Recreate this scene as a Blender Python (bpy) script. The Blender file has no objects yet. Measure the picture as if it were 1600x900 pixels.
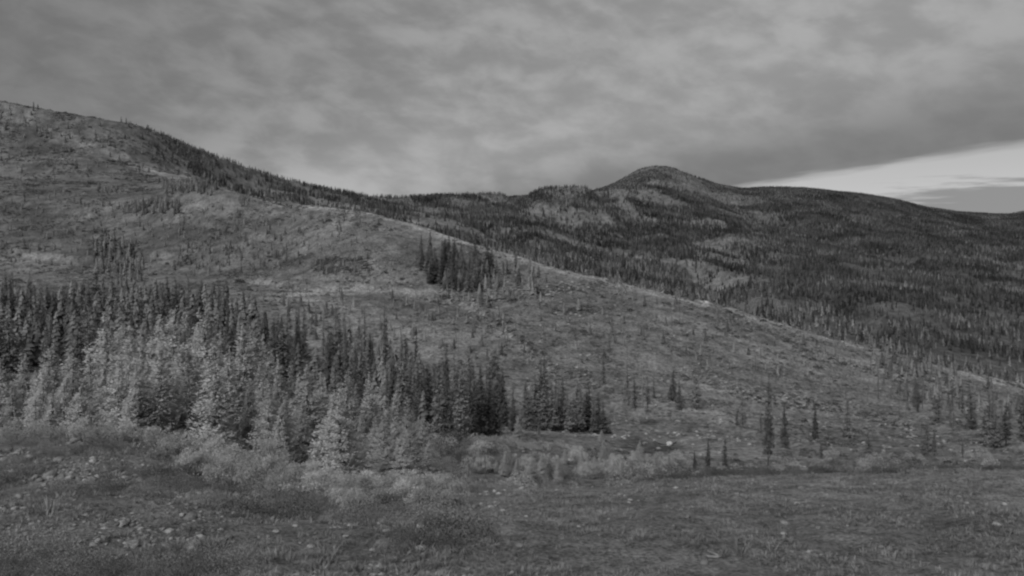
import bpy, math, random
import numpy as np
from mathutils import Vector, Matrix

# ------------------------------------------------------------------ camera, sky, sun, exposure
sc = bpy.context.scene
C = sc.collection
F = 1386.0            # focal length in pixels of the 1600 px wide photograph
YH = 450.0            # horizon row (camera is level)
ZC = 2.2              # eye height

cam = bpy.data.cameras.new('camera')
cam.sensor_width = 36.0
cam.lens = 36.0 * F / 1600.0
cam.clip_start = 0.1
cam.clip_end = 30000
camo = bpy.data.objects.new('camera', cam)
camo.location = (0, 0, ZC)
camo.rotation_euler = (math.radians(90), 0, 0)
C.objects.link(camo)
sc.camera = camo

SUN_EL, SUN_AZ = 39.0, 208.0      # degrees; azimuth clockwise from +Y (straight ahead)
world = bpy.data.worlds.new('World')
sc.world = world
world.use_nodes = True


class NT:
    def __init__(s, tree):
        s.t = tree
        tree.nodes.clear()

    def n(s, kind, **kw):
        nd = s.t.nodes.new(kind)
        for k, v in kw.items():
            setattr(nd, k, v)
        return nd

    def l(s, a, b):
        s.t.links.new(a, b)

    def put(s, sock, v):
        if isinstance(v, bpy.types.NodeSocket):
            s.l(v, sock)
        else:
            sock.default_value = v

    def m(s, op, a, b=0.0, c=0.0, clamp=False):
        nd = s.n('ShaderNodeMath', operation=op, use_clamp=clamp)
        s.put(nd.inputs[0], a)
        s.put(nd.inputs[1], b)
        s.put(nd.inputs[2], c)
        return nd.outputs[0]

    def ramp(s, v, a, b, lo=0.0, hi=1.0):
        nd = s.n('ShaderNodeMapRange', interpolation_type='SMOOTHSTEP')
        s.put(nd.inputs[0], v)
        s.put(nd.inputs[1], a)
        s.put(nd.inputs[2], b)
        s.put(nd.inputs[3], lo)
        s.put(nd.inputs[4], hi)
        return nd.outputs[0]

    def mix(s, f, a, b):
        return s.m('ADD', s.m('MULTIPLY', a, s.m('SUBTRACT', 1.0, f)), s.m('MULTIPLY', b, f))

    def comb(s, x, y, z=0.0):
        nd = s.n('ShaderNodeCombineXYZ')
        s.put(nd.inputs[0], x)
        s.put(nd.inputs[1], y)
        s.put(nd.inputs[2], z)
        return nd.outputs[0]

    def noise(s, vec, scale, detail=4.0, rough=0.55, dist=0.0):
        nd = s.n('ShaderNodeTexNoise')
        s.l(vec, nd.inputs['Vector'])
        nd.inputs['Scale'].default_value = scale
        nd.inputs['Detail'].default_value = detail
        nd.inputs['Roughness'].default_value = rough
        nd.inputs['Distortion'].default_value = dist
        return nd.outputs[0]


w = NT(world.node_tree)
tc = w.n('ShaderNodeTexCoord')
sep = w.n('ShaderNodeSeparateXYZ')
w.l(tc.outputs['Generated'], sep.inputs[0])
dz = w.m('MAXIMUM', sep.outputs[2], 0.035)
pu = w.m('DIVIDE', sep.outputs[0], dz)          # where the view ray meets the flat cloud deck
pv = w.m('DIVIDE', sep.outputs[1], dz)
# rotate so that s runs across the cloud-deck edge and t runs along it
ca, sa = 0.906, 0.423
ss = w.m('SUBTRACT', w.m('ADD', w.m('MULTIPLY', pu, ca), w.m('MULTIPLY', pv, sa)), 5.70)   # >0 : clear gap
tt = w.m('SUBTRACT', w.m('MULTIPLY', pv, ca), w.m('MULTIPLY', pu, sa))
warp = w.noise(w.comb(pu, pv), 0.6, 2.0)
deckv = w.comb(w.m('ADD', pu, w.m('MULTIPLY', warp, 0.35)), w.m('ADD', w.m('MULTIPLY', pv, 0.46), w.m('MULTIPLY', warp, 0.25)))
edgev = w.comb(ss, w.m('MULTIPLY', tt, 0.30))
nbig = w.noise(edgev, 0.55, 3.0, 0.5)
domev = w.comb(w.m('ADD', sep.outputs[0], w.m('MULTIPLY', sep.outputs[2], 0.35)), sep.outputs[1], w.m('MULTIPLY', sep.outputs[2], 1.9))
nmid = w.m('ADD', w.m('MULTIPLY', w.noise(domev, 12.0, 5.0, 0.58, 0.3), 0.72), w.m('MULTIPLY', w.noise(deckv, 1.6, 4.0, 0.55, 0.12), 0.28))
nfine = w.noise(domev, 24.0, 4.0, 0.55, 0.2)
patch = w.ramp(w.m('ADD', nmid, w.m('MULTIPLY', w.m('SUBTRACT', nfine, 0.5), 0.42)), 0.33, 0.69, -0.5, 0.5)
# thicker cloud to the left, thinner in the middle, thick and smooth again along the deck's edge
thin = w.m('MULTIPLY', w.ramp(ss, -7.5, -3.0, 0.46, 1.12), w.ramp(ss, -2.9, -0.9, 1.0, 0.62))
thin = w.m('ADD', thin, w.m('MULTIPLY', w.ramp(pv, 4.5, 8.0, 0.0, 0.15), w.ramp(ss, -2.2, -3.6)))
cloudlets = w.m('MULTIPLY', w.ramp(ss, -0.8, -3.0, 0.10, 0.36), w.ramp(ss, -6.5, -4.2, 0.4, 1.0))
deck = w.m('ADD', thin, w.m('ADD', w.m('MULTIPLY', patch, cloudlets), w.m('MULTIPLY', w.m('SUBTRACT', nbig, 0.5), 0.22)))
nedge = w.m('MULTIPLY', w.m('SUBTRACT', w.noise(w.comb(w.m('MULTIPLY', ss, 0.6), w.m('MULTIPLY', tt, 0.35)), 0.8, 4.0), 0.5), 0.8)
nedge = w.m('ADD', nedge, w.m('MULTIPLY', w.m('SUBTRACT', w.noise(w.comb(ss, w.m('MULTIPLY', tt, 0.5)), 3.2, 4.0), 0.5), 0.55))
gap = w.ramp(w.m('ADD', ss, nedge), -0.2, 0.42)
# a low bank of cloud far out in the gap
nlow = w.m('MULTIPLY', w.m('SUBTRACT', w.noise(w.comb(w.m('MULTIPLY', pu, 0.8), w.m('MULTIPLY', pv, 1.2)), 1.3, 5.0, 0.62), 0.5), 3.6)
low = w.m('MULTIPLY', w.ramp(w.m('ADD', pv, nlow), 7.7, 8.8), w.ramp(w.m('ADD', pu, nlow), 3.8, 4.8))
sky = w.n('ShaderNodeTexSky', sky_type='NISHITA')
sky.sun_disc = False
sky.sun_elevation = math.radians(SUN_EL)
sky.sun_rotation = math.radians(SUN_AZ)
bw = w.n('ShaderNodeRGBToBW')
w.l(sky.outputs[0], bw.inputs[0])
clear = w.m('MULTIPLY', bw.outputs[0], 0.54)      # clear sky seen through the gap
DECK = 1.95                                       # overcast deck luminance, same unit as the sky texture
cloud = w.m('MULTIPLY', deck, DECK)
clear = w.mix(w.m('MULTIPLY', low, 0.85), clear, DECK * 0.8)
tot = w.mix(gap, cloud, clear)
bg = w.n('ShaderNodeBackground')
w.l(tot, bg.inputs[0])
bg.inputs[1].default_value = 0.07
wo = w.n('ShaderNodeOutputWorld')
w.l(bg.outputs[0], wo.inputs[0])

sun = bpy.data.lights.new('sun', 'SUN')
sun.energy = 1.5
sun.angle = math.radians(40)
sun.color = (1.0, 1.0, 1.0)
suno = bpy.data.objects.new('sun', sun)
_e, _a = math.radians(SUN_EL), math.radians(SUN_AZ)
to_sun = Vector((math.sin(_a) * math.cos(_e), math.cos(_a) * math.cos(_e), math.sin(_e)))
suno.rotation_euler = to_sun.to_track_quat('Z', 'Y').to_euler()
suno.location = to_sun * 200
C.objects.link(suno)

sc.render.engine = 'CYCLES'
sc.view_settings.view_transform = 'Standard'
sc.view_settings.look = 'None'
sc.view_settings.gamma = 1.0
sc.view_settings.use_curve_mapping = False
sc.view_settings.exposure = 1.15
sc.cycles.max_bounces = 8
sc.cycles.diffuse_bounces = 6
sc.cycles.glossy_bounces = 2
sc.cycles.transmission_bounces = 4
sc.cycles.use_denoising = True
sc.cycles.denoiser = 'OPENIMAGEDENOISE'
sc.cycles.filter_width = 2.3

rng = np.random.default_rng(11)
random.seed(11)

# ------------------------------------------------------------------ noise helpers
_perm = rng.permutation(512)
_perm = np.concatenate([_perm, _perm])
_gr = rng.uniform(0, 2 * np.pi, 512)
_gx, _gy = np.cos(_gr), np.sin(_gr)


def perlin(x, y):
    x = np.asarray(x, float)
    y = np.asarray(y, float)
    xi = np.floor(x).astype(int)
    yi = np.floor(y).astype(int)
    fx, fy = x - xi, y - yi
    u = fx * fx * fx * (fx * (fx * 6 - 15) + 10)
    v = fy * fy * fy * (fy * (fy * 6 - 15) + 10)

    def g(ix, iy, dx, dy):
        h = _perm[(_perm[ix & 511] + iy) & 511]
        return _gx[h] * dx + _gy[h] * dy
    a = g(xi, yi, fx, fy)
    b = g(xi + 1, yi, fx - 1, fy)
    c = g(xi, yi + 1, fx, fy - 1)
    d = g(xi + 1, yi + 1, fx - 1, fy - 1)
    return (a + u * (b - a)) * (1 - v) + (c + u * (d - c)) * v


def fbm(x, y, scale, octv=4, gain=0.5, seed=0.0):
    """fractal noise, about -1..1; scale in metres"""
    s = np.zeros(np.broadcast(x, y).shape)
    a, fr = 1.0, 1.0 / scale
    for k in range(octv):
        s = s + a * perlin(x * fr + 17.3 * k + seed, y * fr - 9.1 * k + seed * 1.7)
        a *= gain
        fr *= 2.03
    return s * 1.3


def sstep(v, a, b):
    t = np.clip((v - a) / (b - a), 0, 1)
    return t * t * (3 - 2 * t)


# ------------------------------------------------------------------ terrain: a height field on a fan of rows (distance) and columns (bearing)
# bearings are given as the column of the 1600 px picture, heights as the row at that distance
XS = np.concatenate([np.arange(-900, -60, 14.0), np.arange(-60, 1660, 4.0), np.arange(1660, 2501, 14.0)])


def cur(pts):
    p = sorted(pts)
    return np.array([a for a, b in p], float), np.array([b for a, b in p], float)


def col(pts, smooth=12.0):
    a, b = cur(pts)
    fine = np.arange(-1000, 2601, 2.0)
    v = np.interp(fine, a, b)
    if smooth:
        k = int(smooth * 1.5)
        ker = np.exp(-0.5 * (np.arange(-k, k + 1) * 2.0 / smooth) ** 2)
        ker /= ker.sum()
        v = np.convolve(np.pad(v, k, mode='edge'), ker, 'valid')
    return np.interp(XS, fine, v)


def const(v):
    return np.full(len(XS), float(v))


crest_d = col([(-900, 760), (0, 760), (330, 700), (640, 560), (1000, 480), (1600, 420), (2500, 400)], 60)
crest_y = col([(-900, 300), (0, 305), (150, 312), (230, 308), (290, 294), (330, 289), (380, 305), (440, 323), (520, 323), (580, 333),
               (640, 349), (700, 368), (760, 389), (850, 414), (950, 440), (1050, 460), (1150, 486), (1250, 515), (1350, 541),
               (1450, 566), (1550, 592), (1600, 604), (1900, 680), (2500, 740)], 10)
sky_y = col([(-900, 130), (-100, 140), (0, 158), (50, 168), (130, 182), (200, 192), (250, 209), (330, 243), (400, 267), (450, 281), (500, 295),
             (560, 306), (620, 311), (700, 308), (760, 303), (800, 302), (850, 296), (900, 293), (930, 296), (960, 305),
             (1000, 318), (1100, 336), (1200, 352), (1300, 362), (1600, 385), (2500, 395)], 8)
sky_d = col([(-900, 1150), (0, 1150), (250, 1200), (450, 1500), (700, 1900), (900, 2000), (1600, 2100), (2500, 2100)], 60)
back_y = col([(-900, 150), (0, 172), (200, 205), (330, 252), (500, 303), (620, 320), (800, 311), (900, 305), (935, 298), (955, 290), (975, 279),
              (1000, 264.5), (1025, 259.5), (1050, 263), (1080, 275), (1120, 289), (1160, 296), (1200, 293.5), (1260, 294.5), (1300, 299),
              (1350, 304), (1400, 313), (1450, 325), (1500, 332.5), (1550, 335.5), (1580, 335), (1600, 331), (1700, 322), (2000, 318), (2500, 330)], 5)
back_d = col([(-900, 1500), (0, 1500), (250, 1550), (450, 1800), (700, 2300), (900, 2700), (1600, 3000), (2500, 3000)], 60)

knots = [
    (const(1.5), YH + F * 2.2 / const(1.5)),
    (const(3.5), YH + F * 2.15 / const(3.5)),
    (const(6.4), const(905.0)),
    (const(9.5), col([(-900, 780), (0, 782), (300, 790), (600, 812), (1000, 808), (1600, 795), (2500, 790)], 40)),
    (const(14.5), col([(-900, 672), (0, 695), (200, 702), (300, 722), (400, 748), (500, 760), (600, 768), (750, 769), (1000, 757), (1200, 748), (1600, 736), (2500, 720)], 30)),
    (const(34), col([(-900, 730), (0, 735), (300, 770), (500, 800), (700, 815), (1000, 805), (1600, 775), (2500, 760)], 40)),
    (const(70), col([(-900, 725), (0, 735), (400, 752), (550, 772), (650, 772), (720, 770), (800, 778), (1000, 778), (1600, 762), (2500, 750)], 40)),
    (const(125), col([(-900, 655), (0, 662), (400, 692), (550, 700), (650, 690), (720, 686), (800, 706), (900, 722), (1000, 732), (1100, 733), (1200, 731), (1600, 725), (2500, 710)], 40)),
    (const(180), col([(-900, 580), (0, 590), (400, 625), (600, 655), (700, 668), (800, 670), (900, 676), (1000, 688), (1100, 680), (1200, 686), (1300, 692), (1400, 697), (1600, 692), (2500, 680)], 30)),
    (const(260), col([(-900, 495), (0, 500), (200, 512), (400, 540), (600, 588), (800, 602), (900, 608), (1000, 620), (1100, 628), (1200, 645), (1300, 655), (1400, 661), (1600, 658), (2500, 680)], 40)),
    (crest_d * 0.72, col([(-900, 415), (0, 425), (200, 428), (300, 430), (400, 440), (520, 448), (640, 470), (700, 480), (800, 490), (900, 505), (1000, 530), (1100, 555), (1200, 580), (1300, 602), (1400, 620), (1500, 630), (1600, 645), (2500, 710)], 30)),
    (crest_d * 0.9, crest_y + col([(-900, 40), (0, 42), (300, 52), (450, 40), (560, 26), (660, 30), (760, 34), (900, 24), (1100, 18), (1600, 13), (2500, 10)], 30)),
    (crest_d, crest_y),
    (crest_d * 1.25, crest_y + col([(-900, -28), (0, -28), (200, -28), (280, -14), (330, 4), (450, 10), (640, 20), (1000, 32), (1600, 36), (2500, 36)], 30)),
    (np.minimum(crest_d * 1.9, sky_d * 0.9), col([(-900, 225), (0, 240), (200, 250), (330, 282), (450, 316), (640, 350), (800, 388), (1000, 438), (1300, 492), (1600, 560), (2500, 640)], 40)),
    (np.minimum(crest_d * 1.9, sky_d * 0.9) * 0.4 + sky_d * 0.6, col([(-900, 175), (0, 190), (200, 214), (330, 262), (450, 302), (640, 332), (800, 346), (1000, 376), (1300, 410), (1600, 440), (2500, 460)], 40)),
    (sky_d, sky_y),
    (sky_d * 0.55 + back_d * 0.45, np.where(XS < 930, sky_y + 8, 0.5 * sky_y + 0.5 * back_y + 2)),
    (back_d, back_y),
    (back_d * 1.35, back_y + 45),
    (const(9000), const(452)),
]
KD = np.log(np.array([k[0] for k in knots]))      # K x cols
KY = np.array([k[1] for k in knots])
# interpolate the height angle with a monotone cubic along log distance
DROWS = np.concatenate([np.geomspace(1.5, 16, 170)[:-1], np.geomspace(16, 120, 130)[:-1], np.geomspace(120, 800, 330)[:-1], np.geomspace(800, 3300, 170)[:-1], np.geomspace(3300, 9000, 12)])
LD = np.log(DROWS)
NR, NC = len(DROWS), len(XS)
h = np.diff(KD, axis=0)
dl = np.diff(KY, axis=0) / h
m = np.zeros_like(KY)
m[1:-1] = np.where(dl[:-1] * dl[1:] > 0, (h[:-1] + h[1:]) * 1.5 / ((h[1:] * 2 + h[:-1]) / np.where(dl[:-1] == 0, 1e-9, dl[:-1]) + (h[1:] + 2 * h[:-1]) / np.where(dl[1:] == 0, 1e-9, dl[1:])) * 2 / 2, 0)
m[0], m[-1] = dl[0], dl[-1]
YR = np.empty((NR, NC))
for j in range(NC):
    i = np.clip(np.searchsorted(KD[:, j], LD, side='right') - 1, 0, len(knots) - 2)
    t = (LD - KD[i, j]) / h[i, j]
    t = np.clip(t, 0, 1)
    YR[:, j] = ((1 + 2 * t) * (1 - t) ** 2 * KY[i, j] + t * (1 - t) ** 2 * h[i, j] * m[i, j]
                + t * t * (3 - 2 * t) * KY[i + 1, j] + t * t * (t - 1) * h[i, j] * m[i + 1, j])
DD = DROWS[:, None] * np.ones((1, NC))
GX = (XS[None, :] - 800) / F * DD
GY = DD
GZ = ZC - (YR - YH) / F * DD
# relief: ruts and hummocks near, benches on the hill, gullies on the mountains
near = 1 - sstep(DD, 14, 40)
GZ += near * sstep(DD, 2, 6) * (0.10 * fbm(GX, GY, 2.6, 4, 0.55, 3.1) + 0.03 * fbm(GX, GY, 0.5, 3, 0.5, 8.0))
midw = sstep(DD, 35, 110) * (1 - sstep(DD, 700, 1100))
flat = np.exp(-(((GX - 30) / 16) ** 2 + ((GY - 168) / 22) ** 2))
GZ += midw * (1 - flat) * (1.3 * fbm(GX, GY, 45, 4, 0.55, 21.0) + 0.6 * fbm(GX, GY, 9, 4, 0.6, 5.0)) * (0.45 + 0.55 * sstep(DD, 120, 260))
farw = sstep(DD, 650, 1200)
rid = 1 - np.abs(fbm(GX * 0.9 + GY * 0.35, GY * 0.35 - GX * 0.2, 260, 4, 0.5, 40.0)) * 1.6
GZ += farw * (15.0 * rid - 9.0 + 2.0 * fbm(GX, GY, 60, 3, 0.5, 60.0)) * (1 - 0.75 * np.exp(-((DD - sky_d[None]) / 120) ** 2)) * (1 - 0.85 * np.exp(-((DD - back_d[None]) / 260) ** 2)) * sstep(XS[None] * np.ones_like(DD), 150, 560)
# stream gullies between the wooded spurs
def px_line(pts, wdt, dlo, dhi):
    yy = YH - (GZ - ZC) / DD * F
    xx = XS[None] * np.ones_like(DD)
    best = np.full(DD.shape, 1e9)
    for (x0, y0), (x1, y1) in zip(pts[:-1], pts[1:]):
        L = (x1 - x0) ** 2 + (y1 - y0) ** 2
        t = np.clip(((xx - x0) * (x1 - x0) + (yy - y0) * (y1 - y0)) / L, 0, 1)
        best = np.minimum(best, np.hypot(xx - x0 - t * (x1 - x0), yy - y0 - t * (y1 - y0)))
    return (1 - sstep(best, 0, wdt)) * ((DD > dlo) & (DD < dhi))


for pts in ([(1185, 395), (1240, 422), (1300, 460), (1370, 505)], [(1085, 428), (1130, 450), (1170, 478)], [(806, 300), (850, 326), (910, 348), (990, 362)],
            [(940, 300), (980, 332), (1010, 352)], [(1180, 350), (1290, 368), (1420, 400)]):
    GZ -= 20 * px_line(pts, 26, 700, 2300)
# benches and old tracks cut across the cleared hill
for pts in ([(690, 462), (800, 462), (960, 442)], [(840, 570), (900, 590), (960, 612)], [(1075, 585), (1180, 622), (1320, 640), (1430, 668)], [(1040, 456), (1150, 492), (1280, 552)],
            [(380, 438), (480, 450), (600, 452), (740, 482), (850, 560)], [(1240, 545), (1400, 590), (1560, 640)], [(960, 640), (1100, 660), (1250, 700)], [(0, 395), (120, 410), (260, 400)], [(120, 340), (300, 345), (440, 380)]):
    up = px_line([(x, y - 5) for x, y in pts], 7, 60, 1000)
    dn = px_line(pts, 6, 60, 1000)
    GZ += (0.9 * up - 1.1 * dn) * (DD / 330)
# pond hollow
PX, PY = (1040 - 800) / F * 172, 172.0
pr = np.sqrt(((GX - PX) / 5.2) ** 2 + ((GY - PY) / 9.0) ** 2)
jr = int(np.argmin(np.abs(DROWS - PY)))
jc = int(np.argmin(np.abs(XS - 1040)))
PZ = float(GZ[jr, jc])
GZ = GZ * (1 - np.exp(-(pr / 1.5) ** 2)) + (PZ - 0.4 + 0.35 * pr ** 2) * np.exp(-(pr / 1.5) ** 2)
YPX = YH - (GZ - ZC) / DD * F                      # picture row of each terrain vertex
ENV = np.minimum.accumulate(np.where(DD < 8, 1e9, YPX), axis=0)   # what hides what from the camera


def rowpos(d):
    return np.interp(np.log(d), LD, np.arange(NR))


def colpos(x):
    return np.interp(x, XS, np.arange(NC))


def samp(grid, x, d):
    r, c = rowpos(d), colpos(x)
    r0 = np.clip(np.floor(r).astype(int), 0, NR - 2)
    c0 = np.clip(np.floor(c).astype(int), 0, NC - 2)
    fr, fc = r - r0, c - c0
    return (grid[r0, c0] * (1 - fr) * (1 - fc) + grid[r0 + 1, c0] * fr * (1 - fc)
            + grid[r0, c0 + 1] * (1 - fr) * fc + grid[r0 + 1, c0 + 1] * fr * fc)


def ground(x, d):
    """world point of the terrain at bearing x and distance d"""
    x = np.asarray(x, float)
    d = np.asarray(d, float)
    return np.stack([(x - 800) / F * d, d, samp(GZ, x, d)], -1)


def depth_at(x, y, dmin=18.0):
    """distance at which the terrain first shows at picture point (x, y)"""
    c = int(round(float(colpos(x))))
    k = np.where((DROWS > dmin) & (YPX[:, c] <= y))[0]
    return float(DROWS[k[0]]) if len(k) else None


# ------------------------------------------------------------------ ground cover tone (albedo of what grows or lies there)
XG = XS[None, :] * np.ones_like(DD)


def ell(cx, cy, rx, ry, ang=0.0):
    a = math.radians(ang)
    u = (XG - cx) * math.cos(a) + (YPX - cy) * math.sin(a)
    v = -(XG - cx) * math.sin(a) + (YPX - cy) * math.cos(a)
    q = np.sqrt((u / rx) ** 2 + (v / ry) ** 2)
    return 1 - sstep(q + 0.45 * fbm(GX, GY, 70, 5, 0.65, cx * 0.01), 0.35, 1.25)


def poly_mask(pts, gx=None, gy=None):
    gx = XG if gx is None else gx
    gy = YPX if gy is None else gy
    ins = np.zeros(np.shape(gx), bool)
    n = len(pts)
    for i in range(n):
        x0, y0 = pts[i]
        x1, y1 = pts[(i + 1) % n]
        if y0 == y1:
            continue
        cr = ((y0 > gy) != (y1 > gy)) & (gx < (x1 - x0) * (gy - y0) / (y1 - y0) + x0)
        ins ^= cr
    return ins


def line_mask(pts, wdt, dlo=18, dhi=1e9):
    best = np.full(DD.shape, 1e9)
    for (x0, y0), (x1, y1) in zip(pts[:-1], pts[1:]):
        L = (x1 - x0) ** 2 + (y1 - y0) ** 2
        t = np.clip(((XG - x0) * (x1 - x0) + (YPX - y0) * (y1 - y0)) / L, 0, 1)
        best = np.minimum(best, np.hypot(XG - x0 - t * (x1 - x0), YPX - y0 - t * (y1 - y0)))
    return (1 - sstep(best, wdt * 0.4, wdt * 1.2)) * ((DD > dlo) & (DD < dhi))


behind = sstep(DD / crest_d[None], 1.02, 1.12)
# far slopes: forest unless cleared
clearing = np.zeros_like(DD)
for e in [(655, 330, 55, 13, 8), (735, 318, 45, 9, 0), (700, 347, 60, 8, 5), (880, 302, 45, 9, 0), (840, 320, 28, 6, 25), (1075, 286, 40, 19, 35),
          (1022, 305, 42, 13, 25), (975, 318, 34, 8, 40), (1005, 341, 32, 7, 10), (600, 322, 40, 7, 10), (520, 305, 35, 7, 25),
          (1040, 268, 24, 6, 10), (1115, 425, 45, 8, 40), (1180, 415, 50, 6, 20), (1240, 352, 60, 5, 5), (1400, 405, 80, 6, 4), (1340, 420, 60, 7, 10), (560, 312, 40, 6, 20)]:
    clearing = np.maximum(clearing, ell(*e))
clearing *= (DD > crest_d[None] * 1.15)
RIDGE_WOOD = [(180, 184), (240, 200), (330, 234), (450, 272), (560, 298), (650, 305), (660, 352), (540, 326), (440, 322), (380, 306), (330, 286), (285, 262), (240, 240), (205, 212)]
ridge_wood = poly_mask(RIDGE_WOOD, XG + 14 * fbm(GX, GY, 60, 4, 0.6, 51.0), YPX + 8 * fbm(GX, GY, 50, 4, 0.6, 52.0)) & (DD > crest_d[None] * 1.03)
forest = behind * sstep(XG, 470, 620) * (1 - 0.85 * clearing)
forest = np.maximum(forest, ridge_wood * (0.25 + 0.55 * sstep(XG, 200, 330)) * (0.4 + 0.6 * sstep(fbm(GX, GY, 45, 4, 0.6, 53.0), -0.3, 0.2)))
forest = forest * (0.10 + 0.90 * sstep(fbm(GX, GY, 170, 5, 0.62, 77.0), -0.35, 0.28))
forest = np.maximum(forest, 0.62 * sstep(XG, 1120, 1280) * sstep(YPX, 420, 380) * behind)

TONE = 0.134 * (1 + 0.30 * fbm(GX, GY, 60, 4, 0.55, 2.0) + 0.34 * fbm(GX, GY, 9, 4, 0.65, 6.0))
for pts, wd, am in [([(470, 321), (580, 331), (640, 348), (720, 374), (800, 401), (900, 428), (1000, 452), (1100, 474)], 7, 0.8),
                    ([(1100, 474), (1250, 517), (1400, 556), (1600, 606)], 6, 0.6),
                    ([(335, 291), (380, 300), (440, 322)], 3, 0.9),
                    ([(75, 208), (130, 225), (190, 246), (250, 268), (300, 276)], 9, 0.45),
                    ([(190, 246), (240, 272), (300, 280)], 9, 0.35),
                    ([(380, 438), (480, 455), (600, 452), (700, 460), (740, 480), (820, 545)], 7, 0.35),
                    ([(960, 625), (1060, 640), (1160, 660), (1240, 640)], 8, 0.3),
                    ([(660, 690), (720, 700), (800, 735)], 24, 0.2),
                    ([(1090, 600), (1180, 622), (1300, 645), (1430, 668)], 6, 0.25)]:
    TONE *= 1 + am * line_mask(pts, wd)
for pts, wd, am in [([(760, 490), (800, 520), (850, 556)], 3, 0.5), ([(1040, 455), (1150, 492), (1270, 552)], 2.5, 0.45), ([(1380, 548), (1440, 565)], 3, 0.4),
                    ([(690, 470), (800, 468), (900, 452)], 3, 0.45), ([(900, 712), (985, 712), (1050, 705)], 10, 0.35), ([(700, 690), (760, 694), (830, 705)], 5, 0.4)]:
    TONE *= 1 - am * line_mask(pts, wd)
for (a, k) in [((90, 410, 110, 18), 0.2), ((530, 505, 170, 45), 0.3), ((560, 395, 120, 30), -0.12), ((470, 410, 100, 14), -0.25), ((30, 330, 60, 14), -0.3), ((560, 468, 70, 10), -0.25), ((740, 395, 14, 20), -0.3),
               ((330, 360, 140, 24), -0.18), ((900, 480, 90, 14), -0.28), ((1015, 695, 50, 9), -0.5), ((990, 684, 14, 4), -0.5), ((640, 400, 20, 25), -0.3)]:
    TONE *= 1 + k * ell(*a) * (DD < 1100)
TONE *= (1 - 0.38 * forest) * (1 - 0.08 * clearing)
TONE *= 1 - 0.38 * sstep(XG, 1100, 1300) * behind
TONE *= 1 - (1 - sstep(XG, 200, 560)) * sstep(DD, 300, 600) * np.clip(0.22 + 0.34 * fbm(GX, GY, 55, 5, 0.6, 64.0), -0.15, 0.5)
# foreground: stony bank on the left, trodden turf on the right
TONE = np.where(DD < 26, 0.130 * (1 + 0.32 * fbm(GX, GY, 1.6, 5, 0.66, 12.0) + 0.16 * fbm(GX, GY, 5, 3, 0.5, 14.0)), TONE)
TONE = np.where(DD < 26, TONE * (1 + 0.14 * sstep(XG, 650, 900) * sstep(DD, 9, 11)), TONE)
TONE = np.where((DD >= 26) & (DD < 60), TONE * 0.95, TONE)
TONE = np.clip(TONE, 0.02, 0.3)


# ------------------------------------------------------------------ materials (all neutral: the photograph is black and white)
def mat_ground(name, fine, coarse, amt=0.5, bump=0.4, bdist=0.05):
    mt = bpy.data.materials.new(name)
    mt.use_nodes = True
    q = NT(mt.node_tree)
    at = q.n('ShaderNodeAttribute', attribute_name='tone')
    geo = q.n('ShaderNodeNewGeometry')
    n1 = q.noise(geo.outputs['Position'], fine, 6.0, 0.65)
    n2 = q.noise(geo.outputs['Position'], coarse, 5.0, 0.6)
    k = q.m('ADD', q.ramp(n1, 0.28, 0.72, 1 - amt, 1 + amt), q.ramp(n2, 0.3, 0.7, -0.5 * amt, 0.5 * amt))
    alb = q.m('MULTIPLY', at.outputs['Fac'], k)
    b = q.n('ShaderNodeBsdfPrincipled')
    cc = q.n('ShaderNodeCombineColor')
    for i in range(3):
        q.l(alb, cc.inputs[i])
    q.l(cc.outputs[0], b.inputs['Base Color'])
    b.inputs['Roughness'].default_value = 0.95
    b.inputs['Specular IOR Level'].default_value = 0.1
    bp = q.n('ShaderNodeBump')
    bp.inputs['Strength'].default_value = bump
    bp.inputs['Distance'].default_value = bdist
    q.l(q.m('ADD', n1, q.m('MULTIPLY', n2, 1.5)), bp.inputs['Height'])
    q.l(bp.outputs[0], b.inputs['Normal'])
    o = q.n('ShaderNodeOutputMaterial')
    q.l(b.outputs[0], o.inputs[0])
    return mt


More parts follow.
